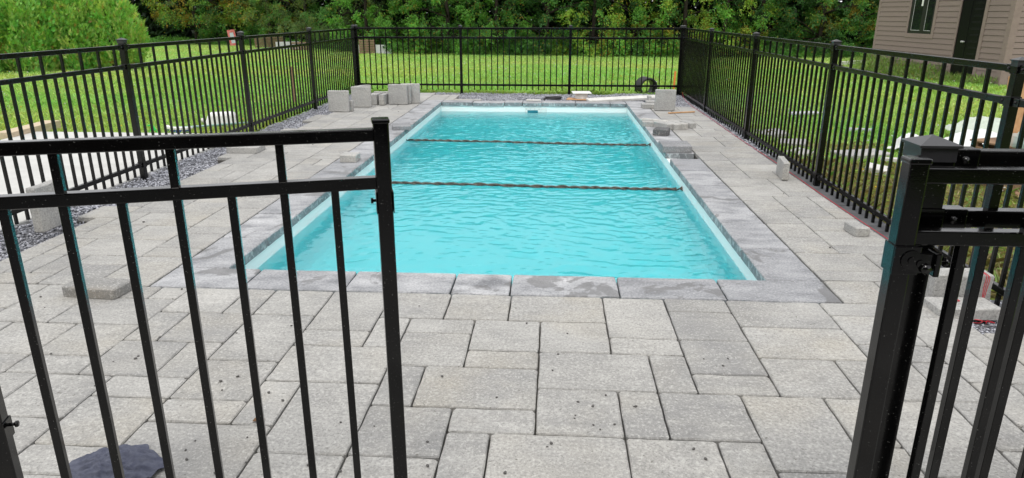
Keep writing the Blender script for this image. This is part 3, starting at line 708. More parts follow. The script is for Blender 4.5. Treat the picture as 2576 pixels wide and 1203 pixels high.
for i, (x, y, l, rz) in enumerate(((1.520, 9.775, 'left most', 0.48), (1.635, 9.785, 'middle', 0.42), (1.745, 9.815, 'right hand', 0.36))):
    stone('paver', l + ' of three narrow cut pavers lying side by side next to the right coping', 'paver', 0.105, 0.36, 0.075, (x, y, Z), rz, group=G1)
stone('paver', 'narrow cut paver lying just apart from the three beside the right coping', 'paver', 0.11, 0.28, 0.070, (1.885, 9.90, Z), 0.42, group=G1)
for i, (x, y, rz, l, ln) in enumerate(((1.44, 9.985, -0.75, 'longer thin pale cut strip lying slantwise on the paver by the right coping', 0.42), (1.36, 10.02, -0.06, 'short thin pale cut strip along the back of the paver by the right coping', 0.24))):
    stone('paver_strip', l, 'paver strip', ln, 0.022, 0.018, (x, y, 0.0725), rz, mat=M_DIRTYWHITE, ch=0.002, jit=0.001)
stone('coping_offcut', 'small dark grey offcut of coping stone with rough faces on the right coping', 'stone offcut', 0.20, 0.22, 0.080, (1.432, 9.245, Z), -0.3, mat=M_COPING_DARK, ch=0.012, jit=0.008)
stone('coping_stone', 'thick grey coping stone stacked on top of the right coping beside the gap', 'coping stone', 0.335, 0.36, 0.074, (1.428, 8.145, Z), 0.0, mat=M_COPING_LOOSE)
stone('paver', 'upright half paver standing end on beside the right fence and the red string', 'paver', 0.35, 0.170, 0.060, (2.242, 6.78, Z), -0.14, 'y', group=G1)
stone('paver', 'little concrete block lying beside the red string on the right', 'paver', 0.105, 0.19, 0.062, (2.218, 4.965, Z), 0.10, group=G1)
stone('paver', 'front of two half pavers on edge by the foreground right fence, wound with red string', 'paver', 0.318, 0.158, 0.060, (2.263, 3.705, Z), 0.03, 'x', group=G1)
stone('paver', 'rear of two half pavers on edge by the foreground right fence', 'paver', 0.318, 0.156, 0.060, (2.266, 3.773, Z), 0.03, 'x', group=G1)
stone('paver', 'flat paver in the gravel pocket in front of the two half pavers on edge', 'paver', 0.33, 0.165, 0.062, (2.215, 3.577, -0.018), 0.02, group=G1)
stone('paver', 'paver with rusty brown edges lying on the patio behind the left gate', 'paver', 0.325, 0.168, 0.058, (-2.570, 3.530, Z), -0.09, group=G1, mat=m_stone('rusty_edged_paver', (0.19, 0.19, 0.185), (0.25, 0.247, 0.24), (0.31, 0.305, 0.295), (0.27, 0.225, 0.16), use_attr=False))
stone('paver', 'tall square paver standing end on at the left edge of the patio near the post', 'paver', 0.335, 0.33, 0.062, (-3.700, 4.745, -0.06 + 0.062), 0.04, 'y', group=G1)
stone('paver', 'small block sitting on the left coping behind the gate stile', 'paver', 0.175, 0.20, 0.075, (-2.180, 7.29, Z), 0.02, group=G1)
stone('coping_offcut', 'thin irregular coping piece lying over the left coping edge by the gate stile', 'stone offcut', 0.25, 0.30, 0.055, (-2.090, 9.50, Z), 0.25, mat=M_COPING_LOOSE, ch=0.008, jit=0.006)
stone('paver', 'flat paver lying at the ragged left rim of the patio above the gravel', 'paver', 0.36, 0.27, 0.065, (-3.535, 7.76, Z), 0.02, group=G1)
stone('paver_strip', 'flat white offcut lying on the far coping left of the black hose', 'paver strip', 0.26, 0.10, 0.020, (-0.362, 12.80, 0.004), 0.0, mat=M_DIRTYWHITE, ch=0.003, jit=0.001)

# loose pebbles dropped on the patio
PEB = [(-0.709, 3.452), (-0.116, 3.265), (0.092, 3.16), (0.045, 2.935), (0.019, 2.777), (-0.465, 2.692), (-0.212, 2.533), (0.242, 2.577), (0.125, 2.518), (0.184, 2.488), (0.111, 2.416), (0.107, 2.396), (0.179, 2.354), (0.203, 2.325), (0.261, 2.363), (0.35, 2.498), (0.358, 2.497), (0.717, 2.929), (0.829, 2.938), (0.791, 2.867), (0.016, 2.221), (0.001, 2.2), (0.538, 2.219), (0.569, 2.16), (-0.143, 2.037), (-0.444, 2.204), (-0.418, 2.06), (-1.557, 3.063), (-1.314, 3.164), (-1.361, 2.638), (-1.417, 2.593), (-1.378, 2.522), (-1.172, 2.513), (-1.09, 2.455), (-1.163, 2.38), (-1.127, 2.193), (-1.066, 2.042), (-0.885, 2.168), (-0.84, 2.039), (-0.716, 2.013), (-0.668, 2.295), (-0.805, 2.313), (-2.855, 3.447), (-2.729, 3.307), (-2.328, 2.794), (-1.989, 2.737), (-1.904, 2.77), (-1.905, 2.796), (-1.914, 2.994), (-2.124, 3.609), (-1.938, 2.524), (-1.311, 2.159), (-1.317, 2.1), (-1.285, 2.046), (-1.144, 1.976), (1.9, 4.6), (2.05, 6.1), (-2.62, 11.3), (-2.9, 10.9), (-2.75, 11.6), (-2.5, 11.2), (-2.8, 11.75), (-3.2, 9.1), (-2.9, 8.2), (-3.1, 4.9)]
def pebble_mesh(seed):
    rr = random.Random(seed); bm = bmesh.new(); bmesh.ops.create_icosphere(bm, subdivisions=2, radius=1.0)
    for v in bm.verts:
        n = 1 + 0.22 * math.sin(v.co.x * 3 + seed) * math.cos(v.co.y * 2.6 + seed * 2) + rr.uniform(-0.05, 0.05); v.co = Vector((v.co.x * 0.0095 * n, v.co.y * 0.0070 * n, v.co.z * 0.0055 * n))
    me = bpy.data.meshes.new('pebble'); bm.to_mesh(me); bm.free(); me.polygons.foreach_set('use_smooth', [True] * len(me.polygons)); return me
pms = [pebble_mesh(i) for i in range(4)]; M_PEB = m_simple('dark_pebble', (0.06, 0.057, 0.055), (0.15, 0.145, 0.14), 200, 0.8)
for i, (x, y) in enumerate(PEB):
    o = link('pebble', pms[i % 4], M_PEB); s = random.uniform(0.40, 0.85) * (1.25 if y > 4 else 1); o.scale = (s, s, s); o.location = (x, y, 0.005 * s); o.rotation_euler = (0, 0, random.uniform(0, 6))
    tag(o, 'small dark pebble lying loose on the pale pavers', 'pebble', 'loose pebbles on the patio')
b = MB(); b.add([(-0.02, -0.012, 0.004), (0.012, -0.016, 0.011), (0.026, 0.004, 0.006), (0.004, 0.018, 0.013), (-0.018, 0.010, 0.007), (0, 0, 0.003)], [(0, 1, 5), (1, 2, 5), (2, 3, 5), (3, 4, 5), (4, 0, 5)])
o = b.build('dry_leaf', m_simple('brown_leaf', (0.10, 0.05, 0.02), (0.20, 0.11, 0.05), 60)); o.location = (-1.129, 2.303, 0.002); tag(o, 'curled brown dead leaf on a paver behind the left gate', 'leaf')

# crumpled slate blue cloth by the left gate
def cloth():
    n, m = 260, 90; V, F = [], []
    for i in range(m):
        r = i / (m - 1)
        for j in range(n):
            a = 2 * math.pi * j / n
            R = 1 + 0.06 * math.sin(2 * a + 0.6) + 0.07 * math.sin(3 * a + 1) + 0.07 * math.sin(5 * a + 2.2) + 0.05 * math.sin(8 * a) + 0.04 * math.sin(13 * a + 1) * r
            V.append((0.155 * R * r * math.cos(a), 0.175 * R * r * math.sin(a), 0))
    V = np.array(V); x, y = V[:, 0], V[:, 1]
    wx = x + 0.035 * (vnoise(x * 14, y * 14, 4) - 0.5); wy = y + 0.035 * (vnoise(x * 14 + 7, y * 14, 6) - 0.5)
    def ridge(f, th, st, sd, p):                            # sharp crease lines, stretched along th
        u, v = wx * math.cos(th) + wy * math.sin(th), (-wx * math.sin(th) + wy * math.cos(th)) * st
        return (1 - np.abs(2 * vnoise(u * f + sd, v * f + sd * 2, sd) - 1)) ** p
    rr = np.sqrt((x / 0.17) ** 2 + (y / 0.19) ** 2); edge = np.clip((1.12 - rr) * 2.4, 0, 1)
    hgt = 0.020 * ridge(17, 1.1, 0.35, 3, 2.2) + 0.018 * ridge(28, 0.4, 0.3, 11, 1.8) + 0.013 * ridge(48, 1.6, 0.35, 17, 1.6) + 0.007 * ridge(90, 0.8, 0.4, 23, 1.5) + 0.010 * vnoise(x * 12, y * 12, 40)
    V[:, 2] = 0.003 + 0.85 * hgt * (0.22 + 0.78 * edge)
    for i in range(m - 1):
        for j in range(n): F.append((i * n + j, i * n + (j + 1) % n, (i + 1) * n + (j + 1) % n, (i + 1) * n + j))
    o = MB().add(V.tolist(), F, None, True).build('cloth', M_CLOTH); o.location = (-1.50, 1.925, 0.0); o.rotation_euler = (0, 0, 0.35)
    s = o.modifiers.new('thickness', 'SOLIDIFY'); s.thickness = 0.002; s.offset = -1
    tag(o, 'crumpled slate blue cloth dropped on the pavers by the left gate', 'cloth')
cloth()

# ------------------------------------------------------------------ string, planks and fittings
def squig(pts, r, name, label, cat, mat):
    P = [Vector(p) for p in pts]; out = []
    for i in range(len(P) - 1):
        p0, p1, p2, p3 = P[max(i - 1, 0)], P[i], P[i + 1], P[min(i + 2, len(P) - 1)]
        for t in np.linspace(0, 1, 8, endpoint=False):
            out.append(0.5 * ((2 * p1) + (p2 - p0) * t + (2 * p0 - 5 * p1 + 4 * p2 - p3) * t * t + (3 * p1 - p0 - 3 * p2 + p3) * t ** 3))
    out.append(P[-1]); return tag(MB().tube(out, r, 6).build(name, mat), label, cat)
squig([(STRING_X + 0.004 + 0.006 * math.sin(y * 1.9), y, 0.006) for y in np.arange(4.55, 12.6, 0.45)] + [(2.42, 13.2, 0.012), (2.50, 13.9, 0.06)], 0.0022, 'string', 'red mason string stretched along the right edge of the patio', 'string', M_RED)
squig([(2.06, 3.70, 0.004), (2.10, 3.655, 0.004), (2.16, 3.61, 0.004), (2.19, 3.60, 0.05), (2.20, 3.585, 0.05), (2.14, 3.60, 0.05), (2.12, 3.56, 0.004), (2.09, 3.52, 0.004), (2.12, 3.49, 0.004), (2.15, 3.52, 0.004), (2.11, 3.57, 0.004), (2.05, 3.60, 0.004)], 0.0021, 'string', 'tangled red string lying on the paver in front of the half pavers on edge', 'string', M_RED)
squig([(2.370, 3.663, 0.02), (2.372, 3.666, 0.10), (2.376, 3.668, 0.165), (2.378, 3.72, 0.168), (2.382, 3.70, 0.168), (2.385, 3.667, 0.155), (2.380, 3.664, 0.09), (2.374, 3.661, 0.03), (2.366, 3.655, 0.02), (2.362, 3.664, 0.09), (2.366, 3.668, 0.165), (2.368, 3.72, 0.166)], 0.0017, 'string', 'red string wound over the top of the half paver by the gravel', 'string', M_RED)
squig([(2.20, 3.44, -0.01), (2.23, 3.42, 0.0), (2.25, 3.45, 0.0), (2.22, 3.46, 0.0), (2.27, 3.43, 0.002), (2.30, 3.42, 0.0), (2.28, 3.45, 0.0), (2.25, 3.41, 0.0)], 0.0013, 'string', 'short loop of red string lying on the gravel pocket', 'string', M_RED)
b = MB(); b.box(-0.24, 0.24, -0.017, 0.017, 0, 0.018, None, 0.003)
o = b.build('wood_stick', M_PLY); o.location = (2.05, 11.335, 0.003); o.rotation_euler = (0, 0, 0.38); tag(o, 'thin orange wood stick lying on the patio at the far right', 'stick')
b = MB(); b.box(-0.68, 0.68, -0.11, 0.11, 0, 0.042, None, 0.004)
o = b.build('plank', M_DIRTYWHITE); o.location = (1.27, 13.02, 0.006); o.rotation_euler = (0.10, -0.02, 0.29); tag(o, 'long white plank lying behind the far coping', 'plank')
b = MB(); b.box(-0.22, 0.22, -0.15, 0.15, 0, 0.012, None, 0.002)
o = b.build('plywood_scrap', M_PLY); o.location = (0.47, 13.06, 0.004); o.rotation_euler = (0, 0, -0.15); tag(o, 'thin orange plywood scrap under the white flange', 'plywood')
fl = thing('pipe_flange', 'white square plastic flange upside down on the plywood scrap', 'flange', (0.515, 13.13, 0.017), 0.06)
MB().lathe([(0.120, 0.0), (0.120, 0.098), (0.108, 0.098), (0.108, 0.002), (0.120, 0.0)], 28).build('pipe_collar', M_WHITE, fl)
MB().box(-0.172, 0.172, -0.172, 0.172, 0.098, 0.114, None, 0.005).build('flange_plate', M_WHITE, fl)
b = MB()
for q, (rr_, zz, sq) in enumerate(((0.15, 0.03, 0.42), (0.125, 0.045, 0.45), (0.14, 0.058, 0.40))):
    b.tube([(rr_ * math.cos(t) + 0.01 * q, rr_ * sq * math.sin(t), zz + 0.004 * math.sin(2 * t)) for t in np.linspace(0, 6.1, 40)], 0.013, 8)
b.tube([(-0.14, -0.05, 0.03), (-0.16, -0.09, 0.02), (-0.13, -0.11, 0.016)], 0.011, 8)
o = b.build('hose_coil', M_BLACKPLASTIC); o.location = (-0.02, 12.95, -0.005); tag(o, 'flattened coil of black hose behind the far coping', 'hose')

# drain pipe ring and stakes behind the far fence
dp = thing('drain_pipe', 'short black corrugated drain pipe lying in the grass behind the far fence', 'pipe', (1.93, 14.98, float(terrain_z(0, 14.98)) + 0.155), 0.22)
prof = []
for i in range(25):
    y = -0.19 + i * 0.38 / 24; prof.append((0.185 + (0.012 if (i // 2) % 2 else 0.0), y))
prof = prof + [(0.155, 0.19), (0.155, -0.19), (0.185, -0.19)]
MB().lathe(prof, 36, Matrix.Rotation(math.pi / 2, 4, 'X')).build('pipe_wall', M_BLACKPLASTIC, dp)
def stake(x, y, h, mat, label, lean=0.0, w=0.02):
    z = float(terrain_z(x, y)); b = MB(); b.box(-w, w, -0.012, 0.012, 0.0, h, None, 0.002)
    b.add([(-w, -0.012, 0), (w, -0.012, 0), (w, 0.012, 0), (-w, 0.012, 0), (0, 0, -0.09)], [(0, 1, 4), (1, 2, 4), (2, 3, 4), (3, 0, 4)])
    o = b.build('stake', mat); o.location = (x, y, z); o.rotation_euler = (0, lean, 0); tag(o, label, 'stake')
stake(2.64, 15.75, 0.42, M_STAKE_ORANGE, 'orange painted wooden stake behind the far right fence corner', 0.02, 0.021)
stake(-4.82, 12.86, 0.68, M_WOOD, 'brown wooden stake in the lawn behind the left fence', -0.03, 0.024)

# pool things on the left lawn
z = -0.10
def blob(prof_fn, n=36, m=18): pass
jug = thing('canister', 'white plastic canister lying on its side in the grass behind the left fence', 'canister', (-4.93, 10.10, z + 0.004), 0.35)
b = MB(); b.box(-0.225, 0.225, -0.12, 0.12, 0.0, 0.215, None, 0.045)
b.v = [(x * (1.0 - 0.20 * max(0, (zz - 0.07) / 0.15)) + 0.02 * (zz > 0.1), y * (1 - 0.18 * zz / 0.2), zz) for x, y, zz in b.v]; b.build('canister_body', M_WHITE, jug)
MB().lathe([(0.0, 0.0), (0.036, 0.0), (0.036, 0.05), (0.030, 0.055), (0.0, 0.055)], 18, Matrix.Translation((-0.22, 0.02, 0.10)) @ Matrix.Rotation(-math.pi / 2, 4, 'Y')).build('canister_lid', M_DIRTYWHITE, jug)
br = thing('pool_brush', 'white pool brush with blue bristles on a pale teal pole beside the left fence', 'pool brush', (-5.32, 9.47, z + 0.02), -0.30)
b = MB(); n = 14
for i in range(n):
    t0, t1 = -0.23 + 0.46 * i / n, -0.23 + 0.46 * (i + 1) / n; q = lambda t: 0.10 * (t / 0.23) ** 2
    b.box(t0, t1, -0.03 + q((t0 + t1) / 2), 0.03 + q((t0 + t1) / 2), 0.035, 0.075, None, 0.008)
b.build('brush_head', M_WHITE, br)
b = MB()
for i in range(n):
    t0 = -0.22 + 0.44 * i / n; q = 0.10 * (t0 / 0.23) ** 2; b.box(t0, t0 + 0.026, -0.022 + q, 0.022 + q, -0.005, 0.034)
b.build('bristles', M_BLUE, br)
MB().tube([(0.0, 0.02, 0.06), (0.10, 0.20, 0.05), (0.62, 1.10, 0.03)], 0.016, 10).build('pole', M_TEALPOLE, br)
b = MB(); b.box(-0.012, 0.012, -0.014, 0.014, 0.0, 0.13, Matrix.Translation((-0.04, 0, 0)) @ Matrix.Rotation(0.45, 4, 'Y'), 0.004); b.box(-0.012, 0.012, -0.014, 0.014, 0.0, 0.13, Matrix.Translation((0.075, 0, 0)) @ Matrix.Rotation(-0.45, 4, 'Y'), 0.004)
b.tube([(0.02, 0, 0.112), (-0.03, 0.01, 0.125), (-0.06, 0.01, 0.115)], 0.011, 8)
o = b.build('spray_nozzle', M_GREEN); o.location = (-5.60, 9.40, z); tag(o, 'bright green plastic nozzle standing in the grass left of the pool brush', 'nozzle')
b = MB()
for i in range(5):
    a = random.uniform(-0.5, 0.5); b.tube([(0.05 * i - 0.5, 0.06 * i, 0.02 + 0.02 * i), (0.05 * i + 0.7 * math.cos(a), 0.06 * i + 0.7 * math.sin(a), 0.05 + 0.02 * i)], 0.014, 6)
o = b.build('stick_bundle', M_DIRTYWHITE); o.location = (-18.4, 30.6, float(terrain_z(0, 30.6))); tag(o, 'few pale sticks lying on the lawn at the right end of the cedar hedge', 'sticks')

# ------------------------------------------------------------------ things at the edge of the wood
def pallet(label, loc, rz, lean, w=1.15, h=1.05, nb=6, miss=()):
    z = float(terrain_z(*loc)); p = thing('pallet', label, 'pallet', (*loc, z), rz); p.rotation_euler = (lean, 0, rz)
    for i in range(nb):
        if i in miss: continue
        zc = h * (i + 0.5) / nb; b = MB(); b.box(-w / 2, w / 2, -0.075, -0.053, zc - h / nb * 0.36, zc + h / nb * 0.36, None, 0.003); b.build('board', M_OLDWOOD, p)
    for x in (-w / 2 + 0.05, 0, w / 2 - 0.05): MB().box(x - 0.04, x + 0.04, -0.052, 0.045, 0, h, None, 0.003).build('bearer', M_OLDWOOD, p)
    for i in (0, nb // 2, nb - 1):
        zc = h * (i + 0.5) / nb; MB().box(-w / 2, w / 2, 0.0465, 0.066, zc - 0.05, zc + 0.05).build('board', M_OLDWOOD, p)
pallet('brown wooden pallet leaning upright between white sheets behind the far fence', (-12.58, 47.7), 0.10, -0.06, 1.05, 0.92)
pallet('wide pale pallet leaning at the wood edge behind the left fence', (-22.7, 56.2), 0.6, -0.10, 2.2, 0.80, 5)
pallet('low dark brown pallet at the wood edge, right of the white boards', (-18.6, 51.9), 0.6, -0.25, 1.40, 0.60, 4, (2,))
def sheet(label, loc, rz, w, h, lean, mat, cat='board', name='board'):
    b = MB(); b.box(-w / 2, w / 2, -0.02, 0.02, 0, h, None, 0.004); o = b.build(name, mat)
    o.location = (*loc, float(terrain_z(*loc))); o.rotation_euler = (lean, 0, rz); tag(o, label, cat)
sheet('narrow white board standing left of the upright pallet behind the far fence', (-13.3, 47.9), 0.05, 0.36, 0.58, -0.08, M_SHEET)
sheet('wide grey white sheet standing right of the upright pallet behind the far fence', (-11.53, 47.85), 0.05, 1.15, 0.58, -0.08, M_SHEET)
sheet('white board leaning between the two pallets at the left wood edge', (-20.1, 53.3), 0.6, 1.75, 0.55, -0.15, M_SHEET)
sg = thing('framed_panel', 'red and white framed panel with a pale blue middle leaning at the left wood edge', 'panel', (-26.8, 58.9, float(terrain_z(0, 58.9))), 0.45)
sg.rotation_euler = (-0.05, -0.12, 0.45)
b = MB()
for q in ((-0.30, -0.15, 0.0, 1.28), (0.15, 0.30, 0.0, 1.28), (-0.15, 0.15, 0.0, 0.20), (-0.15, 0.15, 1.06, 1.28)): b.box(q[0], q[1], -0.03, 0.03, q[2], q[3])
b.build('panel_frame', M_REDSTRIPE, sg); MB().box(-0.15, 0.15, -0.018, 0.018, 0.2, 1.06).build('panel_face', M_MIRROR, sg)

# ------------------------------------------------------------------ house
HN = Vector((10.67, 17.655, 0)); HA = Vector((-0.0977, 0.9952, 0)); HB = Vector((0.9952, 0.0977, 0))
house = thing('house', 'taupe clapboard outbuilding with a black door and a small two pane window', 'building', HN, math.atan2(HB.y, HB.x))
# local frame: +x along the near wall, +y along the long wall towards the wood
LA, LB, HT, EX = 5.82, 6.2, 3.0, 0.139
def siding(b, P, d, n, L, z0, z1, holes):
    """lapped boards on a wall starting at P, running along d, outward normal n"""
    z = z0; P, d, n = Vector(P), Vector(d), Vector(n)
    while z < z1 - 0.01:
        zt = min(z + EX, z1); cuts = [(0.0, L)]
        for (s0, s1, h0, h1) in holes:
            if zt > h0 + 0.01 and z < h1 - 0.01:
                nc = []
                for (a0, a1) in cuts:
                    if s1 <= a0 or s0 >= a1: nc.append((a0, a1)); continue
                    if s0 > a0: nc.append((a0, s0))
                    if s1 < a1: nc.append((s1, a1))
                cuts = nc
        for (a0, a1) in cuts:
            V = []
            for s in (a0, a1):
                for (o_, zz) in ((0.0, z + 0.011), (0.026, z + 0.011), (0.014, zt), (0.0, zt)): V.append(P + d * s + n * o_ + Vector((0, 0, zz)))
            b.add(V, [(1, 5, 6, 2), (0, 4, 5, 1), (2, 6, 7, 3), (0, 1, 2, 3), (4, 7, 6, 5)])
        z += EX
WIN = (2.966, 4.105, 0.978, 2.05); DOOR = (0.973, 1.885, -0.10, 2.06); TR = 0.115
b = MB(); b.box(0.0, LB, 0.0, LA, -0.7, HT)
wl = b.build('wall', M_SIDING, house)
b = MB()
siding(b, (-0.002, 0, 0), (0, 1, 0), (-1, 0, 0), LA, -0.52, HT, [(WIN[0] - TR, WIN[1] + TR * 0.7, WIN[2] - TR, WIN[3] + TR), (DOOR[0] - TR, DOOR[1] + 0.05, -0.6, DOOR[3] + TR)])
b.build('siding', M_SIDING, wl)
b = MB(); siding(b, (0, -0.002, 0), (1, 0, 0), (0, -1, 0), LB, -0.52, HT, []); siding(b, (LB + 0.002, 0, 0), (0, 1, 0), (1, 0, 0), LA, -0.52, HT, []); siding(b, (0, LA + 0.002, 0), (1, 0, 0), (0, 1, 0), LB, -0.52, HT, [])
b.build('siding', M_SIDING, wl)
b = MB()
for (x, y) in ((0, 0), (LB, 0), (0, LA), (LB, LA)):
    b.box(x - 0.026, x + 0.026 + (0.09 if x == 0 else 0) - (0.0), y - 0.026, y + 0.026, -0.6, HT) if False else None
b.box(-0.032, -0.003, -0.032, 0.125, -0.6, HT - 0.01); b.box(-0.003, 0.14, -0.0325, -0.003, -0.6, HT - 0.01)
b.build('corner_board', M_TRIM, house)
b = MB(); b.box(-0.026, -0.003, LA - 0.10, LA + 0.026, -0.6, HT - 0.01); b.box(-0.003, 0.12, LA + 0.003, LA + 0.0265, -0.6, HT - 0.01)
b.build('corner_board', M_TRIM, house)
# window
wd = MB()
s0, s1, h0, h1 = WIN
for q in ((s0 - TR, s1 + TR * 0.7, h0 - TR, h0), (s0 - TR, s1 + TR * 0.7, h1, h1 + TR), (s0 - TR, s0, h0, h1), (s1, s1 + TR * 0.7, h0, h1)): wd.box(-0.036, -0.003, q[0], q[1], q[2], q[3])
win = wd.build('window', M_TRIM, house)
b = MB(); mid = (s0 + s1) / 2 - 0.09
for q in ((s0, s1, h0, h0 + 0.075), (s0, s1, h1 - 0.06, h1), (s0, s0 + 0.075, h0 + 0.075, h1 - 0.06), (s1 - 0.13, s1, h0 + 0.075, h1 - 0.06), (mid - 0.09, mid + 0.09, h0 + 0.075, h1 - 0.06)): b.box(-0.022, -0.004, q[0], q[1], q[2], q[3])
b.build('window_frame', M_FRAME, win)
b = MB(); b.box(-0.010, -0.0045, s0 + 0.075, mid - 0.09, h0 + 0.075, h1 - 0.06); b.box(-0.010, -0.0045, mid + 0.09, s1 - 0.13, h0 + 0.075, h1 - 0.06); b.build('pane', M_GLASS, win)
b = MB()
for q in ((s0 + 0.075, h0 + 0.079), (mid + 0.09, h0 + 0.079)):
    b.box(-0.0175, -0.0105, q[0] + 0.004, q[0] + (mid - s0 - 0.17 if q[0] < mid else s1 - 0.13 - mid - 0.094), q[1], q[1] + 0.014)
for y in (mid - 0.09 - 0.014, s1 - 0.13 - 0.014): b.box(-0.0175, -0.0105, y, y + 0.012, h0 + 0.095, h1 - 0.07)
b.build('glazing_bead', M_SILVER, win)
MB().box(-0.014, -0.0105, mid + 0.12, mid + 0.20, 1.72, 2.0).build('sticker', M_WHITE, win)
# door
s0, s1, h0, h1 = DOOR
b = MB(); b.box(-0.036, -0.003, s0 - TR, s0, -0.55, h1 + TR); b.box(-0.036, -0.003, s0, s1, h1, h1 + TR); b.box(-0.036, -0.003, s1, s1 + 0.05, -0.55, h1 + TR)
dr = b.build('door', M_TRIM, house)
b = MB(); b.box(-0.012, -0.0035, s0 + 0.004, s1 - 0.004, -0.45, h1 - 0.004)
for zc in np.arange(0.05, 2.0, 0.155):
    for dz in (0.0, 0.028): b.box(-0.0175, -0.012, s0 + 0.07, s0 + 0.40, zc + dz, zc + dz + 0.014, None, 0.003)
b.box(-0.020, -0.012, s0 + 0.50, s0 + 0.54, -0.3, h1 - 0.01, None, 0.003)
b.build('door_leaf', M_DOOR, dr)
for y in (0.55, 0.615): MB().lathe([(0.0, 0.065), (0.022, 0.06), (0.028, 0.045), (0.018, 0.02), (0.012, 0.0)], 14, Matrix.Translation((-0.013, s0 + y, 0.83)) @ Matrix.Rotation(-math.pi / 2, 4, 'Y')).build('knob', M_SILVER, dr)
# roof
b = MB(); e = 0.35; rz = HT + 1.6
V = [(-e, -e, HT - 0.12), (LB + e, -e, HT - 0.12), (LB + e, LA + e, HT - 0.12), (-e, LA + e, HT - 0.12), (-e, LA / 2, rz), (LB + e, LA / 2, rz)]
V += [(x, y, z + 0.09) for x, y, z in V]
b.add(V, [(0, 1, 5, 4), (2, 3, 4, 5), (6, 10, 11, 7), (8, 11, 10, 9), (0, 6, 7, 1), (2, 8, 9, 3), (0, 4, 10, 6), (4, 3, 9, 10), (1, 7, 11, 5), (5, 11, 8, 2)])
b.add([(0, 0, HT), (0, LA, HT), (0, LA / 2, rz - 0.1)], [(0, 2, 1)]); b.add([(LB, 0, HT), (LB, LA, HT), (LB, LA / 2, rz - 0.1)], [(0, 1, 2)])
b.build('roof', M_ROOF, house)
b = MB(); b.box(-0.42, 0.42, -0.06, 0.06, 0, 0.10, None, 0.005)
o = b.build('plank', M_DIRTYWHITE); o.location = (9.85, 24.3, float(terrain_z(0, 24.3)) + 0.30); o.rotation_euler = (0, -0.07, 0.05)
b = MB(); b.box(-0.40, -0.30, -0.06, 0.06, -0.32, 0.0, None, 0.003); b.box(0.30, 0.40, -0.06, 0.06, -0.32, 0.0, None, 0.003); b.build('plank_block', M_OLDWOOD, o)
tag(o, 'pale plank raised on blocks at the far corner of the house', 'plank')

# unseen house added behind the camera: it darkens what the black metal mirrors
added_house = thing('house', 'unseen dark brown house added behind the camera to darken reflections in the metal', 'building', (0, -4.6, 0))
b = MB(); b.box(-9.0, 8.0, -7.0, 0.0, -0.5, 5.2)
hw = b.build('wall', m_simple('unseen_dark_wall', (0.030, 0.022, 0.018), (0.055, 0.040, 0.032), 5, 0.8, 0.2, 0.2, 30, True, 4, (1, 1, 14)), added_house)
b = MB(); V = [(-9.6, 0.9, 5.0), (8.6, 0.9, 5.0), (8.6, -7.9, 5.0), (-9.6, -7.9, 5.0), (-9.6, -3.5, 7.4), (8.6, -3.5, 7.4)]
b.add(V, [(0, 1, 5, 4), (2, 3, 4, 5), (0, 4, 3), (1, 2, 5), (0, 3, 2, 1)]); b.build('roof', M_ROOF, added_house)
for x in (-3.2, 1.6):
    b = MB(); b.box(x - 0.9, x + 0.9, 0.002, 0.03, 0.9 if x < 0 else 0.02, 2.2); pn = b.build('window', M_FRAME, added_house)
    MB().box(x - 0.8, x + 0.8, 0.031, 0.036, 1.0 if x < 0 else 0.12, 2.1).build('pane', M_GLASS, pn)

# ------------------------------------------------------------------ clutter on the right lawn
zl = -0.10
stone('paver', 'large pale slab lying flat in the cut grass behind the right fence', 'paver', 0.62, 0.34, 0.05, (3.66, 8.37, zl + 0.01), 0.30, group=G1)
stone('paver', 'short white block tipped in the straw behind the right fence', 'paver', 0.22, 0.13, 0.07, (3.43, 7.42, zl + 0.02), -0.6, group=G1, mat=M_DIRTYWHITE, tilt=(0.25, 0.1))
stone('paver_strip', 'narrow pale strip in the grass beside the large slab behind the right fence', 'paver strip', 0.24, 0.08, 0.04, (3.86, 8.02, zl + 0.02), -0.12, mat=M_DIRTYWHITE)
b = MB(); b.box(-0.17, 0.17, -0.03, 0.03, 0, 0.05, None, 0.004); o = b.build('plank', M_SHEET); o.location = (4.36, 10.14, zl + 0.02); o.rotation_euler = (0, 0, -0.25); tag(o, 'short pale plank in the lawn behind the right fence', 'plank')
b = MB(); b.box(-0.36, 0.36, -0.05, 0.05, 0, 0.03, None, 0.004); o = b.build('plank', M_SHEET); o.location = (4.12, 11.75, zl + 0.05); o.rotation_euler = (0.2, 0.05, 0.62); tag(o, 'long grey white strip lying slantwise in the lawn by the right fence', 'plank')
for i, (x, y, w_, d_, rz, lab) in enumerate(((2.98, 9.75, 0.42, 0.30, 0.2, 'pale broken slab lying just outside the right fence, the farther of the rubble pieces'), (3.08, 9.05, 0.34, 0.26, -0.4, 'grey broken slab in the middle of the rubble just outside the right fence'), (2.92, 8.35, 0.30, 0.22, 0.6, 'small pale broken slab lying nearest in the rubble outside the right fence'))):
    stone('paver', lab, 'paver', w_, d_, 0.06, (x, y, zl + 0.015), rz, group=G1, jit=0.012, ch=0.010, tilt=(0.08, -0.06))
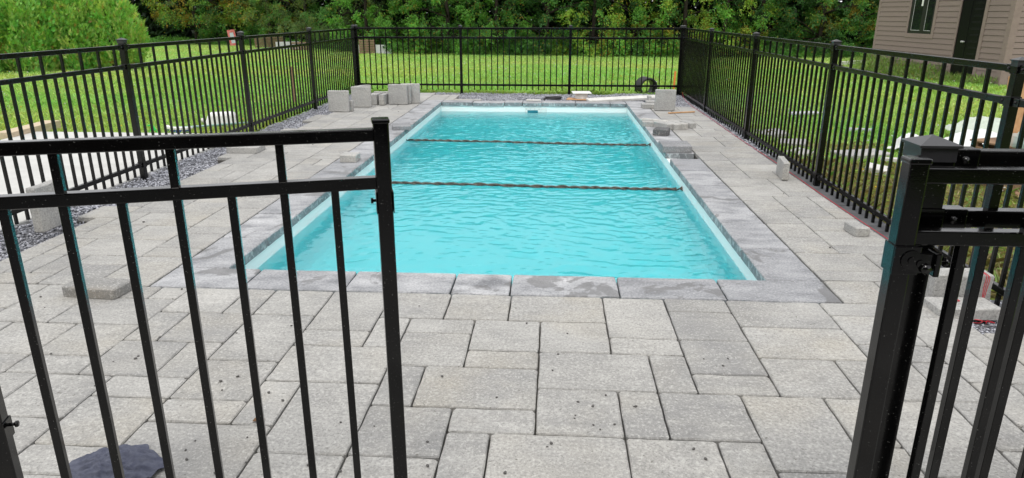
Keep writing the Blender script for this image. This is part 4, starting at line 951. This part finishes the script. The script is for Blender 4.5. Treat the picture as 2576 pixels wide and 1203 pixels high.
def crumple(name, label, cat, nx, ny, sx_, sy_, fn, mat, loc, rz, th=0.004):
    gx, gy = np.meshgrid(np.linspace(-0.5, 0.5, nx), np.linspace(-0.5, 0.5, ny))
    ex_ = 0.10 * (vnoise(gx * 5 + 3, gy * 5, 12) - 0.5)
    V = np.stack([gx * sx_ * (1 + ex_), gy * sy_ * (1 + ex_ * 1.5), fn(gx, gy)], -1).reshape(-1, 3); idx = np.arange(nx * ny).reshape(ny, nx)
    F = np.stack([idx[:-1, :-1], idx[:-1, 1:], idx[1:, 1:], idx[1:, :-1]], -1).reshape(-1, 4)
    o = link(name, np_mesh(name, V, F, None, True), mat); o.location = loc; o.rotation_euler = (0, 0, rz)
    s = o.modifiers.new('thickness', 'SOLIDIFY'); s.thickness = th; tag(o, label, cat)
cr_ = lambda x, y, f, s: 1 - np.abs(2 * vnoise(x * f, y * f, s) - 1)
crumple('plastic_bag', 'crumpled white plastic bag in the grass behind the right fence', 'plastic bag', 60, 50, 0.40, 0.34,
        lambda x, y: 0.01 + 0.17 * np.clip(1 - (x * 2) ** 2 - (y * 2.0) ** 2, 0, 1) ** 0.7 + 0.045 * cr_(x, y, 7, 3) + 0.02 * cr_(x, y, 16, 5), M_POLY, (4.36, 8.72, zl), 0.7)
crumple('plastic_sheet', 'clear plastic sheet draped high over white sacking behind the right fence', 'plastic sheet', 70, 60, 1.0, 0.9,
        lambda x, y: 0.02 + 0.27 * np.clip(0.9 - (x * 1.6) ** 2, 0, 1) * np.clip(0.5 + y * 0.9, 0, 1) + 0.05 * cr_(x, y, 6, 8) + 0.02 * cr_(x, y, 14, 9), M_CLEAR, (5.80, 9.45, zl), -0.25)
crumple('plastic_sheet', 'white plastic sheet spread low in front of the clear sheet behind the right fence', 'plastic sheet', 60, 50, 1.1, 0.6,
        lambda x, y: 0.02 + 0.15 * np.clip(1 - (x * 2) ** 2, 0, 1) * np.clip(0.6 + y, 0, 1) + 0.05 * cr_(x, y, 7, 18) + 0.02 * cr_(x, y, 15, 19), M_POLY, (5.42, 8.85, zl), 0.35)
ct = thing('crate', 'brown wooden crate standing in the grass behind the right fence', 'crate', (4.78, 6.85, zl), 0.35)
for sgn in (-1, 1):
    for zc in (0.07, 0.20, 0.33): MB().box(-0.5, 0.5, sgn * 0.45 - 0.011, sgn * 0.45 + 0.011, zc - 0.05, zc + 0.05, None, 0.003).build('slat', M_WOOD, ct)
    for zc in (0.07, 0.20, 0.33): MB().box(sgn * 0.5 - 0.011, sgn * 0.5 + 0.011, -0.435, 0.435, zc - 0.05, zc + 0.05, None, 0.003).build('slat', M_WOOD, ct)
    for s2 in (-1, 1): MB().box(sgn * 0.46 - 0.025, sgn * 0.46 + 0.025, s2 * 0.415 - 0.02, s2 * 0.415 + 0.02, 0.0, 0.42, None, 0.003).build('corner_leg', M_WOOD, ct)
MB().box(-0.52, 0.52, -0.47, 0.47, 0.421, 0.439, None, 0.003).build('crate_top', M_WOOD, ct)
b = MB(); b.box(-0.42, 0.42, -0.009, 0.009, 0, 0.62, None, 0.002); o = b.build('plywood', M_PLY); o.location = (4.70, 7.05, zl + 0.442); o.rotation_euler = (-0.10, 0, 0.35); tag(o, 'orange plywood panel standing on the crate behind the right fence', 'plywood')
b = MB(); b.box(-0.20, 0.20, -0.10, 0.10, 0, 0.15, None, 0.045); b.v = [(x, y, zz * (1 + 0.2 * math.sin(x * 17))) for x, y, zz in b.v]; o = b.build('water_pack', M_CLEAR.copy()); o.location = (4.42, 6.63, zl + 0.442); o.rotation_euler = (0, 0, 0.35); tag(o, 'shrink wrapped pack of water bottles on the crate behind the right fence', 'water pack')
for q in range(6):
    MB().lathe([(0, 0), (0.030, 0.0), (0.032, 0.02), (0.030, 0.10), (0.013, 0.13), (0.013, 0.145), (0, 0.145)], 12, Matrix.Translation((-0.14 + 0.14 * (q % 3), -0.04 + 0.08 * (q // 3), 0.002))).build('bottle', M_TEALPOLE, o)
b = MB(); b.box(-0.45, 0.45, -0.05, 0.05, 0, 0.025, None, 0.003); o = b.build('plank', M_WOOD); o.location = (4.62, 6.20, zl + 0.03); o.rotation_euler = (0, 0.02, -0.55); tag(o, 'brown plank lying on the straw in front of the crate', 'plank')

# ------------------------------------------------------------------ vegetation
def leaves(P, N, L, W, rg, droop=0.35):
    """diamond leaves folded along the midrib: P points, N outward directions"""
    n = len(P); d = rg.normal(0, 1, (n, 3)); d = N * 0.5 + d * 0.75; d[:, 2] -= droop; d /= np.linalg.norm(d, axis=1, keepdims=True)
    up = np.stack([rg.normal(0, 0.45, n), rg.normal(0, 0.45, n), np.ones(n)], 1) + N * 0.35
    s = np.cross(d, up); s /= (np.linalg.norm(s, axis=1, keepdims=True) + 1e-6)
    nn = np.cross(s, d)
    L = L[:, None]; W = W[:, None]
    a = P; t = P + d * L; m = P + d * L * 0.45 - nn * W * 0.18
    V = np.stack([a, m + s * W * 0.5 + nn * W * 0.25, t, m - s * W * 0.5 + nn * W * 0.25], 1)
    return V.reshape(-1, 3), (np.arange(n) * 4)[:, None] + np.array([[0, 1, 2, 3]])
def jitter_col(base, n, rg, amt=0.25, yellow=0.04):
    g = rg.lognormal(0, amt, n)[:, None]; hue = rg.normal(0, 0.10, n)
    c = np.array(base)[None] * g; c[:, 0] *= 1 + hue; c[:, 2] *= 1 - hue * 0.5
    yl = rg.random(n) < yellow; c[yl] = np.array((0.30, 0.22, 0.035)) * g[yl]
    return np.clip(c, 0.004, 0.6)
def crown_mesh(seed, R, z0, z1, nclump, per, cols, L=(0.10, 0.17), W=(0.045, 0.08), spread=0.31, yellow=0.03, droop=0.35, skirt=1.0, ell=1.0):
    rg = np.random.default_rng(seed); VV, FF, CC = [], [], []; off = 0; cents = []
    for c in range(nclump):
        u = rg.random() ** 2.0; zz = z0 + (z1 - z0) * u
        rad = R * (0.55 + 0.55 * math.sin(math.pi * min(1, 0.18 + 0.82 * u))) if skirt else R * math.sin(math.pi * (0.12 + 0.85 * u))
        a = rg.uniform(0, 6.283); rr = rad * (0.50 + 0.52 * rg.random() ** 0.6)
        C_ = np.array((rr * math.cos(a), rr * math.sin(a) * ell, zz)); cents.append(C_)
        n = int(per * rg.uniform(0.5, 1.5)); sp = spread * rg.uniform(0.7, 1.4)
        # twigs: leaves string along short drooping sprays
        nt = max(3, n // 14); tw0 = C_ + rg.normal(0, 0.35, (nt, 3)) * sp; twd = rg.normal(0, 1, (nt, 3)) + np.array((math.cos(a), math.sin(a), -0.25)) * 1.1; twd /= np.linalg.norm(twd, axis=1, keepdims=True)
        ti = rg.integers(0, nt, n); tt = rg.random(n)[:, None] * sp * 1.7
        P = tw0[ti] + twd[ti] * tt + rg.normal(0, 0.035, (n, 3)); P[:, 2] -= 0.25 * tt[:, 0] ** 2 * droop * 3
        N = P - np.array((0, 0, zz)); N /= (np.linalg.norm(N, axis=1, keepdims=True) + 1e-6)
        V, F = leaves(P, N, rg.uniform(*L, n), rg.uniform(*W, n), rg, droop)
        base = np.array(cols[rg.integers(0, len(cols))]) * rg.uniform(0.75, 1.25)
        VV.append(V); FF.append(F + off); CC.append(np.repeat(jitter_col(base, n, rg, 0.22, yellow if rg.random() < 0.8 else yellow * 5), 4, 0)); off += len(V)
    return np_mesh('crown', np.concatenate(VV), np.concatenate(FF), np.concatenate(CC)), cents
def trunk_mesh(seed, h, r, cents, lean=0.2):
    rr = random.Random(seed); b = MB(); ax = [(0, 0, -0.3)]
    for i in range(1, 9): ax.append((ax[-1][0] + rr.uniform(-lean, lean) * 0.5, ax[-1][1] + rr.uniform(-lean, lean) * 0.5, -0.3 + (h + 0.3) * i / 8))
    b.tube(ax, r, 9, rr=[r * (1.25 if i == 0 else 1 - 0.1 * i) for i in range(9)])
    for c in rr.sample(cents, min(22, len(cents))):
        zz = max(0.4, min(h * 0.95, c[2] - rr.uniform(0.3, 1.2))); i = min(8, max(0, round((zz + 0.3) / (h + 0.3) * 8))); p = Vector(ax[i]); q = Vector(c)
        m = (p + q) / 2 + Vector((rr.uniform(-.15, .15), rr.uniform(-.15, .15), 0.15)); b.tube([p, m, q], 0.03, 6, rr=[r * 0.38, r * 0.22, 0.012])
    return b.mesh('trunk')
DG, MG, LG, YG, OL = (0.052, 0.138, 0.036), (0.090, 0.235, 0.050), (0.155, 0.365, 0.068), (0.245, 0.390, 0.062), (0.130, 0.205, 0.066)
KINDS = {
    'dark':   dict(R=2.9, z0=0.35, z1=12.5, nclump=117, per=202, cols=[DG, DG, MG]),
    'mid':    dict(R=2.9, z0=0.25, z1=12.5, nclump=117, per=222, cols=[MG, LG, DG, MG]),
    'bright': dict(R=2.6, z0=0.25, z1=11.5, nclump=117, per=236, cols=[LG, MG, LG], yellow=0.03),
    'yellow': dict(R=2.7, z0=0.30, z1=11.5, nclump=117, per=229, cols=[YG, LG, LG, YG], yellow=0.09),
    'olive':  dict(R=3.9, z0=1.30, z1=12.5, nclump=136, per=256, cols=[OL, OL, MG], L=(0.13, 0.22), W=(0.022, 0.038), droop=1.0, yellow=0.03),
    'autumn': dict(R=3.2, z0=1.70, z1=12.5, nclump=117, per=202, cols=[OL, MG, YG], yellow=0.16),
}
MESH = {}
for i, (kd, a) in enumerate(KINDS.items()):
    cm, ce_ = crown_mesh(100 + i, **a); MESH[kd] = (cm, trunk_mesh(200 + i, a['z1'] * 0.85, 0.15, ce_))
def tree_name(kd): return {'olive': 'willow_tree', 'autumn': 'maple_tree'}.get(kd, 'broadleaf_tree')
TREES = [  # x, y, kind, turn, scale, label
    (-31.5, 62.0, 'autumn', 0.3, 1.15, 'yellowing tree hanging over the dark hollow right of the cedar hedge'),
    (-28.2, 62.5, 'mid', 1.9, 1.00, 'green tree in the dark hollow left of the red and white panel'),
    (-24.6, 61.4, 'autumn', 2.7, 1.15, 'yellow flecked tree above the red and white panel'),
    (-20.2, 57.8, 'olive', 0.9, 1.10, 'greyish olive tree with drooping narrow leaves above the wide pale pallet'),
    (-16.6, 55.8, 'olive', 3.9, 0.95, 'olive drooping tree right of the low dark pallet'),
    (-13.6, 51.6, 'bright', 0.2, 1.00, 'bright green tree directly behind the upright pallet at the far fence'),
    (-10.2, 50.0, 'mid', 4.0, 1.00, 'mid green tree behind the grey white sheet at the far fence'),
    (-7.2, 48.6, 'bright', 2.2, 1.05, 'bright green tree left of the second post of the far fence'),
    (-3.8, 48.6, 'mid', 5.1, 1.00, 'mid green tree right of the second post of the far fence'),
    (-0.6, 48.4, 'dark', 1.2, 1.05, 'dark green tree behind the middle panel of the far fence'),
    (2.6, 47.6, 'yellow', 0.4, 1.05, 'yellow green tree left of the third post of the far fence'),
    (5.2, 48.8, 'dark', 2.9, 1.05, 'dark tree in the gap right of the third post of the far fence'),
    (8.2, 46.9, 'yellow', 3.6, 1.08, 'light yellow green tree left of the far right fence corner'),
    (10.9, 47.2, 'yellow', 5.4, 0.95, 'small yellow green tree just above the far right fence corner'),
    (13.8, 49.0, 'dark', 4.4, 1.10, 'dark green tree behind the first panel of the right fence'),
    (17.0, 47.6, 'dark', 0.8, 1.05, 'dark green tree between the second and third posts of the right fence'),
    (19.8, 48.2, 'autumn', 1.4, 1.00, 'dull tree with orange flecks left of the bright tree by the house'),
    (22.2, 46.2, 'mid', 3.3, 1.00, 'green tree touching the far corner of the house'),
    (26.5, 46.5, 'bright', 3.0, 1.00, 'bright green tree hidden mostly behind the house'),
]
for (x, y, kd, rz, s, lab) in TREES:
    t = thing(tree_name(kd), lab, 'tree', (x, y, float(terrain_z(x, y))), rz, 'front trees of the wood'); t.scale = (s, s, s)
    link('crown', MESH[kd][0], M_LEAF, t); link('trunk', MESH[kd][1], M_BARK, t)
# the wood behind as one mass, its inner shade put into near-black leaf colour
def wood():
    rg = np.random.default_rng(77); n = 210000
    line = np.array([(-62, 70), (-40, 66), (-31, 65), (-24, 63.5), (-18, 60), (-12, 54), (-6, 51.5), (6, 51), (20, 51), (32, 50), (60, 50)])
    x = rg.uniform(-58, 56, n); y = np.interp(x, line[:, 0], line[:, 1]) + rg.uniform(0.0, 8.5, n) + 1.2 * (vnoise(x * 0.5, x * 0 + 2, 4) - 0.5)
    z = rg.random(n) ** 1.5 * 13.5; P = np.stack([x, y, terrain_z(x, y) + z], 1)
    P += 0.4 * (rg.random((n, 3)) - 0.5); N = np.tile(np.array((0, -1.0, 0.1)), (n, 1))
    V, F = leaves(P, N, rg.uniform(0.40, 0.75, n), rg.uniform(0.25, 0.45, n), rg, 0.3)
    c = np.repeat(jitter_col((0.014, 0.034, 0.011), n, rg, 0.25, 0.01), 4, 0)
    tag(link('far_wood', np_mesh('far_wood', V, F, c), M_LEAF), 'dense wood behind the front trees, its shade painted as near black leaves', 'wood', kind='stuff')
    b = MB(); rr = random.Random(9)
    for i in range(34):
        xx = rr.uniform(-50, 45); yy = float(np.interp(xx, line[:, 0], line[:, 1])) + rr.uniform(2.0, 7); zz = float(terrain_z(xx, yy)); r = rr.uniform(0.07, 0.18)
        b.tube([(xx, yy, zz - 0.2), (xx + rr.uniform(-.3, .3), yy, zz + 3), (xx + rr.uniform(-.6, .6), yy, zz + 8)], r, 7, rr=[r, r * 0.8, r * 0.4])
    tag(b.build('wood_trunks', M_BARK), 'dark trunks deep in the wood', 'wood', kind='stuff')
wood()
def undergrowth():
    rg = np.random.default_rng(31); n = 26000
    line = np.array([(-40, 63), (-31, 60.8), (-26, 59.6), (-20, 56), (-14.5, 50.6), (-10.5, 48.6), (-6, 46.8), (2.6, 45.9), (7.4, 45.0), (12, 45.2), (19, 45.3), (27, 45), (36, 44)])
    x = rg.uniform(-38, 34, n); y0_ = np.interp(x, line[:, 0], line[:, 1]); y = y0_ + rg.gamma(2, 0.5, n)
    hmax = (0.35 + 0.9 * vnoise(x * 0.9, x * 0, 3) * vnoise(x * 0.27 + 4, x * 0, 9) * 1.6); hmax *= np.where(x < -11, 0.5, 1.0)
    z = hmax * rg.random(n) ** 0.8 * np.clip(0.4 + (y - y0_) * 0.9, 0, 1.2)
    P = np.stack([x, y, terrain_z(x, y) + z + 0.03], 1); N = np.tile(np.array((0, -0.6, 0.5)), (n, 1))
    V, F = leaves(P, N, rg.uniform(0.09, 0.20, n), rg.uniform(0.035, 0.08, n), rg, 0.1)
    bm_ = vnoise(x * 0.7, x * 0 + 8, 15)[:, None]; base = np.array(MG) * (1 - bm_) + np.array(LG) * bm_
    c = base * rg.lognormal(0, 0.25, n)[:, None]; dead = rg.random(n) < 0.03; c[dead] = (0.26, 0.20, 0.07)
    # weeds along the house foot
    m = 5200; s = rg.random(m) ** 0.8 * 6.3 - 0.1; off = rg.gamma(1.6, 0.22, m) + 0.02; hx = HN.x + HA.x * s - HB.x * off; hy = HN.y + HA.y * s - HB.y * off
    hz = terrain_z(hx, hy) + rg.random(m) * np.interp(s, [0, 1.7, 2.2, 3.2, 4.8, 6.2], [0.16, 0.14, 0.36, 0.42, 0.62, 0.66]) * np.exp(-off * 0.5)
    P2 = np.stack([hx, hy, hz], 1); V2, F2 = leaves(P2, np.tile(np.array((-0.4, -0.4, 0.9)), (m, 1)), rg.uniform(0.08, 0.20, m), rg.uniform(0.010, 0.028, m), rg, -0.5)
    c2 = np.array((0.17, 0.27, 0.07)) * rg.lognormal(0, 0.25, m)[:, None]; st = rg.random(m) < 0.15; c2[st] = (0.24, 0.22, 0.10)
    V = np.concatenate([V, V2]); F = np.concatenate([F, F2 + n * 4]); c = np.clip(np.concatenate([np.repeat(c, 4, 0), np.repeat(c2, 4, 0)]), 0, 0.5)
    tag(link('undergrowth', np_mesh('undergrowth', V, F, c), M_LEAF), 'weeds and low shrubs at the wood edge and along the house foot', 'undergrowth', kind='stuff')
undergrowth()

# cedar hedge
def cedar_mesh(seed, R, H):
    """plumes of flat sprays: each plume leaves the stem, curves up and carries fans of narrow fingers"""
    rg = np.random.default_rng(seed); npl = 620; per = 15
    u = (np.arange(npl) + rg.random(npl)) / npl; a = rg.uniform(0, 6.283, npl); z0 = u * H * 0.93
    lump = 0.84 + 0.26 * vnoise(a * 2.2 + seed, z0 * 2.2, seed)
    rad = R * (0.90 * (1 - u ** 5) + 0.10) * lump * (0.88 + 0.2 * np.minimum(1, u * 5))
    out = np.stack([np.cos(a), np.sin(a), np.zeros(npl)], 1)
    pd = out + rg.normal(0, 0.30, (npl, 3)); pd[:, 2] = rg.uniform(0.5, 1.9, npl) + 0.8 * u ** 6; pd /= np.linalg.norm(pd, axis=1, keepdims=True)
    PL = rg.uniform(0.40, 0.95, npl); tip = out * rad[:, None] + np.stack([0 * z0, 0 * z0, z0 + 0.10], 1); base0 = tip - pd * PL[:, None]
    side = np.cross(pd, rg.normal(0, 1, (npl, 3)) * 0.6 + out); side /= np.linalg.norm(side, axis=1, keepdims=True)
    pcol = np.array((0.28, 0.58, 0.125)) * rg.lognormal(0, 0.30, npl)[:, None]; pcol[:, 0] *= rg.uniform(0.7, 1.45, npl)
    t = np.tile(np.linspace(0.18, 1.0, per), npl); i = np.repeat(np.arange(npl), per); n = len(i); w_ = np.sin(np.pi * np.clip(t * 0.95, 0, 1))
    off_ = rg.uniform(-1, 1, n) * 0.15 * (0.35 + w_)
    P = base0[i] + pd[i] * (PL[i] * t)[:, None] + side[i] * off_[:, None] + rg.normal(0, 0.018, (n, 3)); P[:, 2] = np.maximum(P[:, 2] + 0.10 * t ** 2, 0.03)
    d = pd[i] * 0.8 + side[i] * (off_ * 4.0)[:, None] + rg.normal(0, 0.22, (n, 3)); d /= np.linalg.norm(d, axis=1, keepdims=True)
    s = side[i] + rg.normal(0, 0.30, (n, 3)); s /= np.linalg.norm(s, axis=1, keepdims=True)
    c0 = pcol[i] * rg.lognormal(0, 0.16, n)[:, None]; rust = rg.random(n) < 0.025; c0[rust] = (0.36, 0.20, 0.07); LL = rg.uniform(0.09, 0.19, n)
    VV, FF, CC = [], [], []; off = 0
    for q in range(5):
        f = (q - 2) / 2; dd = d + s * f * 0.7; dd /= np.linalg.norm(dd, axis=1, keepdims=True); dd[:, 2] -= 0.10 * abs(f)
        p0 = P + d * (LL * 0.25 * (1 - abs(f)))[:, None]; L = (LL * (1 - 0.35 * abs(f)))[:, None]; ww = np.cross(dd, np.cross(d, s)); ww = ww / (np.linalg.norm(ww, axis=1, keepdims=True) + 1e-6) * 0.012
        VV.append(np.stack([p0, p0 + dd * L * 0.5 + ww, p0 + dd * L, p0 + dd * L * 0.5 - ww], 1).reshape(-1, 3))
        FF.append((np.arange(n) * 4)[:, None] + np.array([[0, 1, 2, 3]]) + off); off += n * 4
        CC.append(np.repeat(np.clip(c0 * (1 + 0.12 * rg.normal(0, 1, n))[:, None], 0.005, 0.6), 4, 0))
    return np_mesh('foliage', np.concatenate(VV), np.concatenate(FF), np.concatenate(CC))
CM = [cedar_mesh(3, 1.25, 2.75), cedar_mesh(8, 1.30, 3.0)]
TM = MB().tube([(0, 0, -0.2), (0.03, 0, 1.2), (0, 0.02, 2.5)], 0.07, 8, rr=[0.09, 0.06, 0.02]).mesh('trunk')
for (x, y, q, s, sz, rz, lab) in [(-14.92, 23.4, 0, 0.80, 0.98, 0.4, 'bright green cedar shrub at the right end of the hedge'), (-15.75, 22.5, 1, 0.74, 0.98, 2.1, 'green cedar shrub, second from the right in the hedge'),
                                  (-16.45, 21.4, 0, 0.82, 1.06, 3.3, 'tall green cedar shrub at the left edge of the picture'), (-17.6, 20.6, 1, 0.95, 1.05, 5.0, 'green cedar shrub cut off by the left edge of the picture')]:
    t = thing('cedar_shrub', lab, 'shrub', (x, y, float(terrain_z(x, y))), rz, 'cedar shrubs of the hedge'); t.scale = (s, s, sz)
    link('foliage', CM[q], M_LEAF, t); link('trunk', TM, M_BARK, t)

# grass blades
def in_lawn(x, y):
    out = (x < FXL - 0.10) | (x > 2.66) | (y > 14.42)
    pad = (x > -7.12) & (x < -4.13) & (y < 9.17)
    rx, ry = x - HN.x, y - HN.y; lx = rx * HB.x + ry * HB.y; ly_ = rx * HA.x + ry * HA.y
    hs_ = (lx > -0.03) & (lx < LB) & (ly_ > 0) & (ly_ < LA)
    wood_ = y > np.interp(x, [-40, -31, -26, -20, -14.5, -10.5, -6, 2.6, 7.4, 19, 36], [65, 62.5, 61, 57.6, 52, 50, 48, 47, 46.2, 46.4, 45])
    return out & ~pad & ~hs_ & ~wood_
def grass():
    rg = np.random.default_rng(55); n = 470000
    r = np.exp(rg.uniform(math.log(3.0), math.log(64), n)); th = rg.uniform(math.radians(-50), math.radians(47), n)
    x, y = r * np.sin(th), r * np.cos(th); k_ = in_lawn(x, y); x, y, r = x[k_], y[k_], r[k_]
    # ragged fringe along the fence and pad
    m = 15000; fx_ = np.concatenate([np.full(m // 3, FXL - 0.16) - rg.gamma(1.3, 0.06, m // 3), rg.uniform(-4.1, 2.6, m // 3), 2.68 + rg.gamma(1.3, 0.08, m // 3)])
    fy_ = np.concatenate([rg.uniform(9.2, 14.4, m // 3), 14.44 + rg.gamma(1.3, 0.06, m // 3), rg.uniform(3.4, 14.4, m // 3)])
    fring = np.concatenate([np.zeros(len(x), bool), np.ones(len(fx_), bool)]); x, y = np.concatenate([x, fx_]), np.concatenate([y, fy_]); r = np.hypot(x, y); n = len(x)
    wth = (0.0032 + 0.00075 * r) * rg.uniform(0.7, 1.4, n); h = rg.uniform(0.03, 0.06, n) * (0.75 + 0.7 * vnoise(x * 1.6, y * 1.6, 2)) * (1 + 0.006 * r)
    h = np.where(fring, h * rg.uniform(1.0, 2.2, n), h)
    straw = (x > 2.6) & (x < 6.2) & (y < 9.2) & (vnoise(x * 1.1, y * 1.1, 40) > 0.16 + 0.55 * np.clip((y - 7.6) / 1.6, 0, 1) + 0.4 * np.clip((x - 5.0), 0, 1))
    ang = rg.uniform(0, 6.283, n); lean = rg.uniform(0.5, 1.5, n); flat = straw & (rg.random(n) < 0.85)
    h = np.where(straw, h * 1.5, h)
    lx, ly_ = np.cos(ang) * lean * h, np.sin(ang) * lean * h; lx, ly_ = np.where(flat, lx * 2.0, lx), np.where(flat, ly_ * 2.0, ly_); hz = np.where(flat, rg.uniform(0.005, 0.05, n), h)
    z = terrain_z(x, y) - 0.004; pa = ang + math.pi / 2 + rg.normal(0, 0.3, n); px, py = np.cos(pa) * wth / 2, np.sin(pa) * wth / 2
    B0 = np.stack([x - px, y - py, z], 1); B1 = np.stack([x + px, y + py, z], 1); mx_ = np.stack([x + lx * 0.45, y + ly_ * 0.45, z + hz * 0.68], 1); pv = np.stack([px, py, px * 0], 1) * 0.8
    T_ = np.stack([x + lx, y + ly_, z + hz], 1)
    V = np.stack([B0, B1, mx_ + pv, T_, mx_ - pv], 1).reshape(-1, 3); i5 = (np.arange(n) * 5)[:, None]
    big = vnoise(x * 0.23 + 5, y * 0.23, 6) * 0.6 + vnoise(x * 0.9, y * 0.9, 7) * 0.4; lush = np.clip((big - 0.3) / 0.45, 0, 1)[:, None]
    c = np.array((0.45, 0.57, 0.180)) * (1 - lush) + np.array((0.285, 0.545, 0.145)) * lush
    c = c * rg.lognormal(0, 0.22, n)[:, None]; c[:, 0] *= rg.normal(1, 0.10, n)
    dry = rg.random(n) < 0.035; c[dry] = np.array((0.42, 0.37, 0.18)) * rg.uniform(0.6, 1.2, dry.sum())[:, None]
    sc_ = straw & (rg.random(n) < 0.72); c[sc_] = np.array((0.42, 0.35, 0.20)) * rg.uniform(0.45, 1.25, sc_.sum())[:, None]
    gs_ = straw & ~sc_; c[gs_] *= 0.8
    F = (i5 + np.array([[0, 1, 2, 3, 4]])).astype(np.int32)
    tag(link('grass', np_mesh('grass', V, F, np.repeat(np.clip(c, 0.005, 0.75), 5, 0)), M_BLADE), 'mown green lawn grass with pale dry patches', 'grass', kind='stuff')
    # clover heads and dandelions
    m = 900; r = np.exp(rg.uniform(math.log(7), math.log(40), m)); th = rg.uniform(math.radians(-46), math.radians(44), m); x, y = r * np.sin(th), r * np.cos(th); k_ = in_lawn(x, y); x, y, r = x[k_], y[k_], r[k_]; m = len(x)
    s = (0.008 + 0.0005 * r) * rg.uniform(0.7, 1.2, m); oc = np.array([(1, 0, 0), (0, 1, 0), (-1, 0, 0), (0, -1, 0), (0, 0, 0.8), (0, 0, -0.8)], float)
    V = (oc[None] * s[:, None, None] + np.stack([x, y, terrain_z(x, y) + rg.uniform(0.05, 0.10, m)], 1)[:, None, :]).reshape(-1, 3)
    OF = np.array([(0, 1, 4), (1, 2, 4), (2, 3, 4), (3, 0, 4), (1, 0, 5), (2, 1, 5), (3, 2, 5), (0, 3, 5)]); F = (OF[None] + (np.arange(m) * 6)[:, None, None]).reshape(-1, 3)
    yl = (rg.random(m) < 0.35)[:, None]; c = np.where(yl, np.array((0.62, 0.42, 0.03)), np.array((0.55, 0.55, 0.50)))
    tag(link('lawn_flowers', np_mesh('lawn_flowers', V, F, np.repeat(c, 6, 0)), M_GRAVEL), 'tiny white clover heads and yellow dandelions in the lawn', 'flowers', kind='stuff')
grass()
